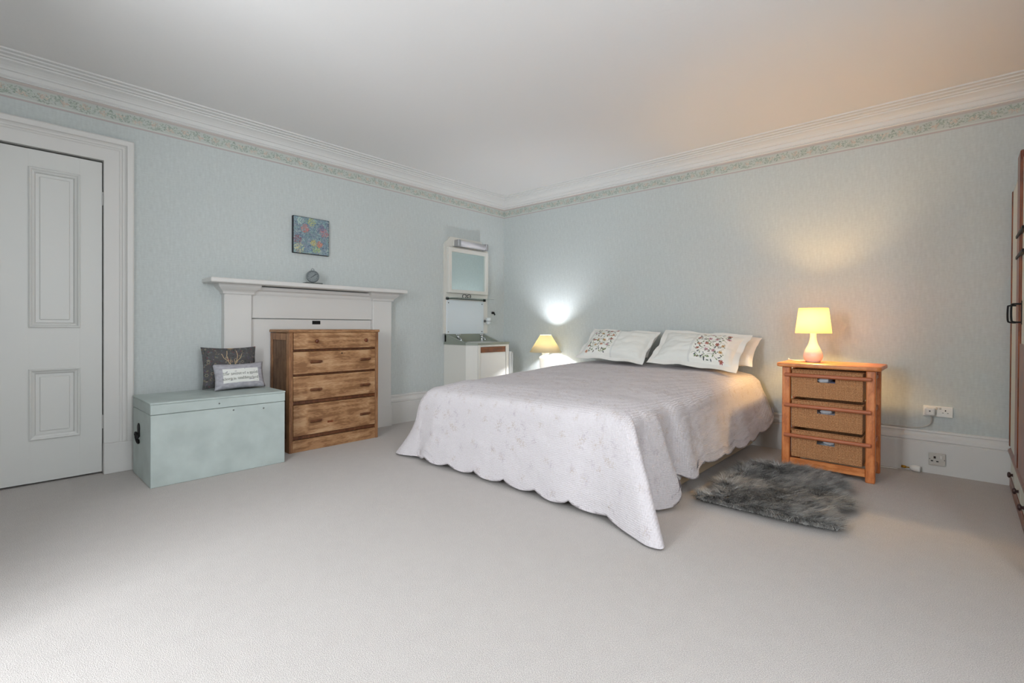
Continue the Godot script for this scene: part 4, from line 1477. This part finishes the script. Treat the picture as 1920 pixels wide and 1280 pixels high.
# ------------------------------------------------------------------ wicker chest
func wicker_chest() -> void:
	var t := thing("wicker_drawers", "orange-brown wooden bedside unit with three wicker basket drawers under the lit lamp", "bedside drawers", Vector3(3.55, 0, 0.42))
	var x0 := 3.285
	var x1 := 3.818
	var zf := 0.602
	var zb := 0.25
	var lw := 0.05
	# top with rounded edge
	var st := mb()
	var tx0 := 3.254
	var tx1 := 3.85
	var tz0 := 0.228
	var tz1 := 0.642
	var pr := PackedVector2Array()
	var rad := 0.03
	for q in 4:
		var cx: float = [tx1 - rad, tx0 + rad, tx0 + rad, tx1 - rad][q]
		var cz: float = [tz1 - rad, tz1 - rad, tz0 + rad, tz0 + rad][q]
		for k in 6:
			var a := PI / 2 * q + PI / 2 * k / 5.0
			pr.append(Vector2(cx + rad * cos(a), cz + rad * sin(a)))
	var lay := [[0.722, -0.006], [0.726, -0.001], [0.733, 0.0], [0.742, 0.0], [0.748, -0.002], [0.75, -0.007]]
	var cen := Vector2((tx0 + tx1) / 2, (tz0 + tz1) / 2)
	var pt := func(i: int, l: Array) -> Vector3:
		var p := pr[i % pr.size()]
		var d := (p - cen)
		return Vector3(p.x + sign(d.x) * l[1], l[0], p.y + sign(d.y) * l[1])
	for j in lay.size() - 1:
		for i in pr.size():
			quad(st, pt.call(i + 1, lay[j]), pt.call(i, lay[j]), pt.call(i, lay[j + 1]), pt.call(i + 1, lay[j + 1]))
	for i in range(1, pr.size() - 1):
		tri(st, pt.call(0, lay[-1]), pt.call(i + 1, lay[-1]), pt.call(i, lay[-1]))
		tri(st, pt.call(0, lay[0]), pt.call(i, lay[0]), pt.call(i + 1, lay[0]))
	put("top", st, M.honey_h, t)
	for p in [[x0, zf - lw], [x1 - lw, zf - lw], [x0, zb], [x1 - lw, zb]]:
		box("leg", Vector3(p[0], 0, p[1]), Vector3(p[0] + lw, 0.722, p[1] + lw), 0.005, M.honey_v, t)
	box("bottom_rail", Vector3(x0 + lw, 0.032, zf - 0.035), Vector3(x1 - lw, 0.083, zf - 0.008), 0.004, M.honey_h, t)
	box("bottom_rail", Vector3(x0 + lw, 0.032, zb + 0.008), Vector3(x1 - lw, 0.083, zb + 0.035), 0.004, M.honey_h, t)
	for x in [[x0 + 0.012, x0 + 0.034], [x1 - 0.034, x1 - 0.012]]:
		box("side_rail", Vector3(x[0], 0.032, zb + lw), Vector3(x[1], 0.083, zf - lw), 0.003, M.honey_v, t)
		for y in [0.247, 0.458, 0.668]:
			box("runner", Vector3(x[0], y - 0.014, zb + lw - 0.002), Vector3(x[1], y + 0.014, zf - lw + 0.002), 0.003, M.rod, t)
	# rods across the front
	for y in [0.244, 0.455, 0.667]:
		st = mb(true)
		lathe(st, [Vector2(0, 0), Vector2(0.011, 0.003), Vector2(0.013, 0.008), Vector2(0.013, 0.492), Vector2(0.011, 0.497), Vector2(0, 0.5)], Vector3(x0 + 0.016, y, zf + 0.0135), 14, Vector3.RIGHT)
		put("front_rod", st, M.rod, t)
	# woven baskets
	var wt := Image.create(256, 256, false, Image.FORMAT_RGB8)
	var wn := noise_img(256, 256, 0.08, 61, 3)
	for y in 256:
		for x in 256:
			var v: float = wn.get_pixel(x, y).r
			wt.set_pixel(x, y, Color8(164, 110, 66).lerp(Color8(232, 186, 138), smoothstep(0.25, 0.75, v)))
	var wm := trip(mat(Color8(235, 225, 215), 0.6), 0.12)
	wm.albedo_texture = tex(wt)
	var rimm := trip(mat(Color8(214, 198, 184), 0.6), 0.1)
	rimm.albedo_texture = wm.albedo_texture
	var bx0 := x0 + lw + 0.008
	var bx1 := x1 - lw - 0.018
	var bzf := zf - 0.012
	for r in [[0.514, 0.702], [0.304, 0.49], [0.094, 0.28]]:
		var y0: float = r[0]
		var y1: float = r[1]
		var b := put("basket_drawer", weave_front(bx0, bx1, y0, y1, bzf, 3.497, 3.6, y1 - 0.078, y1 - 0.046), wm, t)
		st = mb()
		for s in [[bx0, bx0 + 0.01], [bx1 - 0.01, bx1]]:
			bx(st, Vector3(s[0], y0, zb + 0.02), Vector3(s[1], y1 - 0.004, bzf - 0.006), 0.002)
		bx(st, Vector3(bx0, y0, zb + 0.02), Vector3(bx1, y1 - 0.004, zb + 0.03), 0.002)
		bx(st, Vector3(bx0, y0, zb + 0.02), Vector3(bx1, y0 + 0.008, bzf - 0.006), 0.002)
		put("basket_shell", st, wm, b)
		st = mb(true)
		tube(st, [Vector3(bx0, y1, bzf - 0.004), Vector3(bx1, y1, bzf - 0.004)], 0.006, 8)
		tube(st, [Vector3(bx0, y1, zb + 0.024), Vector3(bx0, y1, bzf - 0.004)], 0.006, 8)
		tube(st, [Vector3(bx1, y1, zb + 0.024), Vector3(bx1, y1, bzf - 0.004)], 0.006, 8)
		put("basket_rim", st, rimm, b)
	# folded linen glimpsed through the hand holes
	var cols := [Color8(170, 178, 214), Color8(226, 222, 230), Color8(196, 208, 216)]
	var names := ["blue and white cloth seen in the hand hole of the topmost basket drawer", "pale lilac cloth seen in the hand hole of the middle basket drawer", "white cloth seen in the hand hole of the lowest basket drawer"]
	for k in 3:
		var y: float = [0.522, 0.312, 0.102][k]
		var fo := thing("folded_cloth", names[k], "cloth", Vector3(3.55, y, 0.46))
		var f := pad(Vector3(3.552 + 0.012 * k, y + 0.052, 0.46), Vector3(1, 0.05 * (k - 1), 0), Vector3(0, 0, -1), 0.3, 0.2, 0.105, 0.0, 50 + k)
		put("lower_fold", pad_mesh(f, 20, 14), mat(cols[k], 0.95), fo)
		f = pad(Vector3(3.53 + 0.02 * k, y + 0.115, 0.50), Vector3(1, 0.12, 0.1).normalized(), Vector3(0.1, 0, -1).normalized(), 0.07, 0.13, 0.05, 0.0, 60 + k)
		put("upper_fold", pad_mesh(f, 14, 12), mat(Color8(236, 236, 240), 0.9), fo)

func weave_front(x0: float, x1: float, y0: float, y1: float, z: float, hx0: float, hx1: float, hy0: float, hy1: float) -> SurfaceTool:
	# woven cane: upright stakes with strands passing in front and behind
	var st := mb(true)
	var stakes := 22
	var strands := 20
	var nu := stakes * 8
	var nv := strands * 4
	var f := func(u: float, v: float) -> Vector3:
		var s := u * stakes
		var r := v * strands
		var row := int(r)
		var round_: float = sqrt(max(0.0, 1.0 - pow((r - row) * 2.0 - 1.0, 2.0)))
		var over: float = pow(abs(sin(PI * (s + 0.12 * (row % 2)))), 0.7)
		return Vector3(lerp(x0, x1, u), lerp(y0, y1, v), z + 0.0065 * over * (0.55 + 0.25 * (row % 2) + 0.2 * round_) + 0.0025 * round_ - 0.005)
	for j in nv:
		for i in nu:
			var xa: float = lerp(x0, x1, (i + 0.5) / nu)
			var ya: float = lerp(y0, y1, (j + 0.5) / nv)
			if xa > hx0 and xa < hx1 and ya > hy0 and ya < hy1:
				continue
			var u0 := float(i) / nu
			var u1 := float(i + 1) / nu
			var v0 := float(j) / nv
			var v1 := float(j + 1) / nv
			quad(st, f.call(u0, v0), f.call(u1, v0), f.call(u1, v1), f.call(u0, v1))
	return st

# ------------------------------------------------------------------ sockets and cable
func sockets() -> void:
	var t := thing("double_socket", "white double wall socket above the skirting, a plug in its left outlet", "socket", Vector3(4.105, 0.425, 0))
	box("plate", Vector3(4.03, 0.39, 0.0), Vector3(4.184, 0.462, 0.012), 0.003, M.plastic, t)
	var st := mb()
	bx(st, Vector3(4.143, 0.431, 0.0115), Vector3(4.149, 0.44, 0.0126))
	put("pin_hole", st, M.hole, t)
	for x in [4.133, 4.158]:
		st = mb()
		bx(st, Vector3(x - 0.004, 0.418, 0.0115), Vector3(x + 0.004, 0.421, 0.0126))
		put("pin_hole", st, M.hole, t)
	for x in [4.102, 4.118]:
		box("rocker", Vector3(x - 0.006, 0.44, 0.011), Vector3(x + 0.006, 0.455, 0.016), 0.002, M.grey_plastic, t)
	t = thing("mains_plug", "white three-pin plug in the double socket with its flex curving down", "plug", Vector3(4.065, 0.425, 0.012))
	box("plug_body", Vector3(4.04, 0.398, 0.0125), Vector3(4.094, 0.45, 0.052), 0.008, M.plastic, t)
	st = mb(true)
	tube(st, smooth_path([Vector3(4.07, 0.4, 0.03), Vector3(4.075, 0.37, 0.03), Vector3(4.065, 0.335, 0.027), Vector3(4.03, 0.312, 0.024), Vector3(3.98, 0.301, 0.018), Vector3(3.92, 0.2985, 0.012), Vector3(3.8, 0.2985, 0.01)], 8), 0.0035, 8)
	put("flex", st, M.grey_plastic, t)
	st = mb()
	bx(st, Vector3(4.062, 0.426, 0.0515), Vector3(4.07, 0.433, 0.0526))
	put("fuse_mark", st, M.hole, t)
	t = thing("single_socket", "grey-edged single switched socket set low in the white skirting board", "socket", Vector3(4.106, 0.102, 0.03))
	box("plate", Vector3(4.062, 0.06, 0.0305), Vector3(4.15, 0.144, 0.042), 0.003, M.grey_plastic, t)
	for p in [[4.094, 0.115, 0.006, 0.008], [4.08, 0.09, 0.006, 0.004], [4.108, 0.088, 0.006, 0.004]]:
		st = mb()
		bx(st, Vector3(p[0] - p[2], p[1] - p[3], 0.0415), Vector3(p[0] + p[2], p[1] + p[3], 0.0426))
		put("pin_hole", st, M.hole, t)
	box("rocker", Vector3(4.12, 0.108, 0.041), Vector3(4.132, 0.13, 0.047), 0.002, M.plastic, t)
	for x in [4.068, 4.144]:
		st = mb(true)
		lathe(st, [Vector2(0.0035, 0), Vector2(0.003, 0.001), Vector2(0, 0.001)], Vector3(x, 0.102, 0.042), 8, Vector3.BACK)
		put("screw", st, M.screw, t)
	# loose plug-in adaptor on the carpet
	t = thing("cable_connector", "round white cable connector with a brass tip on the carpet by the skirting", "connector", Vector3(3.99, 0, 0.055))
	st = mb(true)
	lathe(st, [Vector2(0, -0.03), Vector2(0.012, -0.028), Vector2(0.02, -0.012), Vector2(0.022, 0.01), Vector2(0.021, 0.026), Vector2(0.017, 0.03), Vector2(0, 0.031)], Vector3(3.992, 0.022, 0.056), 16, Vector3(1, -0.05, 0.1))
	put("connector_body", st, M.plastic, t)
	st = mb(true)
	lathe(st, [Vector2(0, -0.014), Vector2(0.009, -0.012), Vector2(0.009, 0.012), Vector2(0, 0.014)], Vector3(3.93, 0.022, 0.052), 12, Vector3(1, -0.05, 0.1))
	tube(st, [Vector3(3.94, 0.021, 0.053), Vector3(3.966, 0.022, 0.055)], 0.004, 8)
	put("brass_tip", st, mat(Color8(170, 128, 50), 0.35, 0.9), t)

# ------------------------------------------------------------------ sheepskin rug
func rug() -> void:
	var ol := PackedVector2Array([Vector2(3.08, 1.70), Vector2(3.25, 1.705), Vector2(3.45, 1.70), Vector2(3.65, 1.685), Vector2(3.80, 1.655), Vector2(3.79, 1.58), Vector2(3.73, 1.47), Vector2(3.72, 1.40), Vector2(3.77, 1.33), Vector2(3.80, 1.24), Vector2(3.77, 1.15),
		Vector2(3.70, 1.08), Vector2(3.69, 1.02), Vector2(3.72, 0.95), Vector2(3.72, 0.85), Vector2(3.66, 0.76), Vector2(3.56, 0.69), Vector2(3.44, 0.65), Vector2(3.28, 0.64), Vector2(3.16, 0.68), Vector2(3.09, 0.78), Vector2(3.08, 0.95), Vector2(3.10, 1.12), Vector2(3.08, 1.28), Vector2(3.08, 1.38), Vector2(3.13, 1.45), Vector2(3.17, 1.52), Vector2(3.12, 1.60), Vector2(3.06, 1.66)])
	var t := thing("sheepskin_rug", "shaggy dark grey sheepskin rug on the carpet beside the bed", "rug", Vector3(3.42, 0, 1.17))
	var st := mb()
	var skin: PackedVector2Array = Geometry2D.offset_polygon(ol, -0.05)[0]
	var ids := Geometry2D.triangulate_polygon(skin)
	for i in range(0, ids.size(), 3):
		poly(st, [Vector3(skin[ids[i]].x, 0.014, skin[ids[i]].y), Vector3(skin[ids[i + 1]].x, 0.014, skin[ids[i + 1]].y), Vector3(skin[ids[i + 2]].x, 0.014, skin[ids[i + 2]].y)], Vector3(3.4, -1, 1.2))
	for i in skin.size():
		var a := skin[i]
		var b := skin[(i + 1) % skin.size()]
		poly(st, [Vector3(a.x, 0, a.y), Vector3(b.x, 0, b.y), Vector3(b.x, 0.014, b.y), Vector3(a.x, 0.014, a.y)], Vector3(3.42, 0.007, 1.17))
	put("hide", st, mat(Color8(100, 98, 94), 0.95), t)
	# fur: curved locks
	var lock := SurfaceTool.new()
	lock.begin(Mesh.PRIMITIVE_TRIANGLES)
	lock.set_smooth_group(0)
	var r := RandomNumberGenerator.new()
	r.seed = 909
	xf = Transform3D()
	for s in 6:
		var a := r.randf_range(0, TAU)
		var o := Vector3(cos(a), 0, sin(a)) * r.randf_range(0.002, 0.008)
		var side := Vector3(sin(a + s), 0, cos(a + s)).normalized()
		var lean := Vector3(1.0 + r.randf_range(-0.3, 0.3), 0, r.randf_range(-0.45, 0.45))
		var hgt := r.randf_range(0.75, 1.1)
		var pts := []
		for k in 4:
			var f := k / 3.0
			pts.append(o + Vector3(0, 0.034 * hgt * (1.6 * f - 0.75 * f * f), 0) + lean * 0.05 * f * f)
		for k in 3:
			var w0: float = 0.0036 * (1.0 - k / 3.0 * 0.8)
			var w1: float = 0.0036 * (1.0 - (k + 1) / 3.0 * 0.95)
			quad(lock, pts[k] - side * w0, pts[k] + side * w0, pts[k + 1] + side * w1, pts[k + 1] - side * w1)
	lock.generate_normals()
	var fm := mat(Color.WHITE, 0.85)
	fm.vertex_color_use_as_albedo = true
	fm.cull_mode = BaseMaterial3D.CULL_DISABLED
	var me := lock.commit()
	me.surface_set_material(0, fm)
	var swirl := FastNoiseLite.new()
	swirl.seed = 5
	swirl.frequency = 2.6
	var tint := FastNoiseLite.new()
	tint.seed = 6
	tint.frequency = 15.0
	var area: PackedVector2Array = Geometry2D.offset_polygon(ol, -0.03)[0]
	var spots := []
	while spots.size() < 14000:
		var p := Vector2(r.randf_range(3.0, 3.9), r.randf_range(0.6, 1.75))
		if Geometry2D.is_point_in_polygon(p, area):
			spots.append(p)
	var mm := MultiMesh.new()
	mm.transform_format = MultiMesh.TRANSFORM_3D
	mm.use_colors = true
	mm.mesh = me
	mm.instance_count = spots.size()
	for i in spots.size():
		var p: Vector2 = spots[i]
		var ang: float = -0.35 + 2.2 * swirl.get_noise_2d(p.x, p.y) + r.randf_range(-0.5, 0.5)
		# fur falls outwards near the rim
		var rim_d := 1.0
		var rim_n := Vector2.ZERO
		for k in area.size():
			var q := Geometry2D.get_closest_point_to_segment(p, area[k], area[(k + 1) % area.size()])
			if q.distance_to(p) < rim_d:
				rim_d = q.distance_to(p)
				rim_n = q - p
		if rim_d < 0.05:
			ang = lerp_angle(-rim_n.angle(), ang, rim_d / 0.05 * 0.7) + r.randf_range(-0.25, 0.25)
		var b := Basis(Vector3.UP, ang) * Basis(Vector3.BACK, r.randf_range(-0.25, 0.35))
		b = b.scaled(Vector3.ONE * r.randf_range(0.8, 1.45))
		mm.set_instance_transform(i, Transform3D(b, Vector3(p.x - 3.42, 0.012, p.y - 1.17)))
		var g: float = clamp(0.33 + 0.34 * tint.get_noise_2d(p.x, p.y) + r.randf_range(-0.12, 0.16), 0.05, 0.7)
		mm.set_instance_color(i, Color(g, g * 0.985, g * 0.95))
	var mi := MultiMeshInstance3D.new()
	mi.name = "fur"
	mi.multimesh = mm
	mi.set_meta("kind", "stuff")
	t.add_child(mi)

# ------------------------------------------------------------------ wardrobe at the right edge
func wardrobe() -> void:
	var base := Vector3(4.74, 0, 0.9)
	var t := thing("wardrobe", "tall mahogany wardrobe with pale panelled doors and black iron handles at the right edge", "wardrobe", base)
	# built square, then turned by under a degree as it stands
	var xF := 4.438
	var z0 := 0.035
	var z1 := 1.75
	var pale := mat(Color8(206, 208, 196), 0.35)
	box("carcass", Vector3(xF + 0.035, 0.06, z0), Vector3(W - 0.035, 1.84, z1), 0.004, M.mahogany, t)
	box("plinth", Vector3(xF + 0.003, 0, z0), Vector3(W - 0.035, 0.06, z1), 0.003, M.mahogany, t)
	# waist moulding above the drawers
	var st := mb()
	run(st, [Vector2(-0.04, 0.212), Vector2(0.0, 0.212), Vector2(0.006, 0.222), Vector2(0.004, 0.232), Vector2(-0.01, 0.246), Vector2(-0.04, 0.25)], Vector3(xF, 0, z0), Vector3(xF, 0, z1), Vector3.LEFT, Vector3.UP)
	put("waist_moulding", st, M.mahogany, t)
	# drawers
	for d in [[z0 + 0.012, 0.355, 0.22], [0.365, 0.74, 0.62], [0.75, 1.2, 0.95], [1.21, z1 - 0.01, 1.45]]:
		var dr := box("drawer", Vector3(xF + 0.008, 0.065, d[0]), Vector3(xF + 0.036, 0.208, d[1]), 0.004, pale, t)
		for z in [d[2]]:
			st = mb(true)
			lathe(st, [Vector2(0.009, 0), Vector2(0.008, 0.008), Vector2(0.016, 0.012), Vector2(0.018, 0.018), Vector2(0.012, 0.024), Vector2(0, 0.025)], Vector3(xF + 0.008, 0.108, z), 16, Vector3.LEFT)
			put("knob", st, mat(Color8(58, 34, 34), 0.3), dr)
	# doors: pale panel in mahogany edging
	for d in [[z0 + 0.004, 0.54, 1.86], [0.72, 1.18, 1.9], [1.19, z1, 1.9]]:
		var za: float = d[0]
		var zb: float = d[1]
		var dd := box("door", Vector3(xF + 0.003, 0.256, za), Vector3(xF + 0.034, d[2], zb), 0.003, pale, t)
		st = mb()
		bx(st, Vector3(xF - 0.002, 0.256, za), Vector3(xF + 0.03, d[2], za + 0.035), 0.003)
		bx(st, Vector3(xF - 0.002, 0.256, zb - 0.02), Vector3(xF + 0.03, d[2], zb), 0.003)
		put("door_edging", st, M.mahogany, dd)
	box("lower_panel", Vector3(xF - 0.003, 0.256, 0.75), Vector3(xF + 0.008, 0.92, 1.15), 0.003, M.mahogany, t)
	# tall stile between the doors and a shaped crest
	box("stile", Vector3(xF - 0.006, 0.252, 0.545), Vector3(xF + 0.034, 1.95, 0.715), 0.005, M.mahogany, t)
	st = mb()
	var crest := []
	for k in 13:
		var f := k / 12.0
		crest.append(Vector2(lerp(0.16, 1.6, f), 1.86 + 0.09 * sqrt(sin(PI * clamp(f, 0.02, 0.98)))))
	crest.append(Vector2(1.6, 1.82))
	crest.append(Vector2(0.16, 1.82))
	prism_x(st, crest, xF + 0.012, xF + 0.04)
	put("crest", st, mat(Color8(150, 110, 86), 0.4), t)
	# iron bow handles and strap hinges
	for z in [0.5, 0.77]:
		st = mb(true)
		tube(st, smooth_path([Vector3(xF + 0.006, 1.128, z), Vector3(xF - 0.03, 1.128, z), Vector3(xF - 0.036, 1.115, z), Vector3(xF - 0.036, 1.05, z), Vector3(xF - 0.028, 1.034, z), Vector3(xF + 0.006, 1.032, z)], 5), 0.0045, 8)
		bx(st, Vector3(xF + 0.0, 1.02, z - 0.012), Vector3(xF + 0.01, 1.145, z + 0.012), 0.002)
		put("bow_handle", st, M.black_iron, t)
	for y in [1.505, 1.39]:
		st = mb()
		bx(st, Vector3(xF - 0.012, y - 0.008, 0.56), Vector3(xF + 0.006, y + 0.008, 0.95), 0.002)
		put("strap_hinge", st, M.black_iron, t)
	t.rotation.y = -0.012
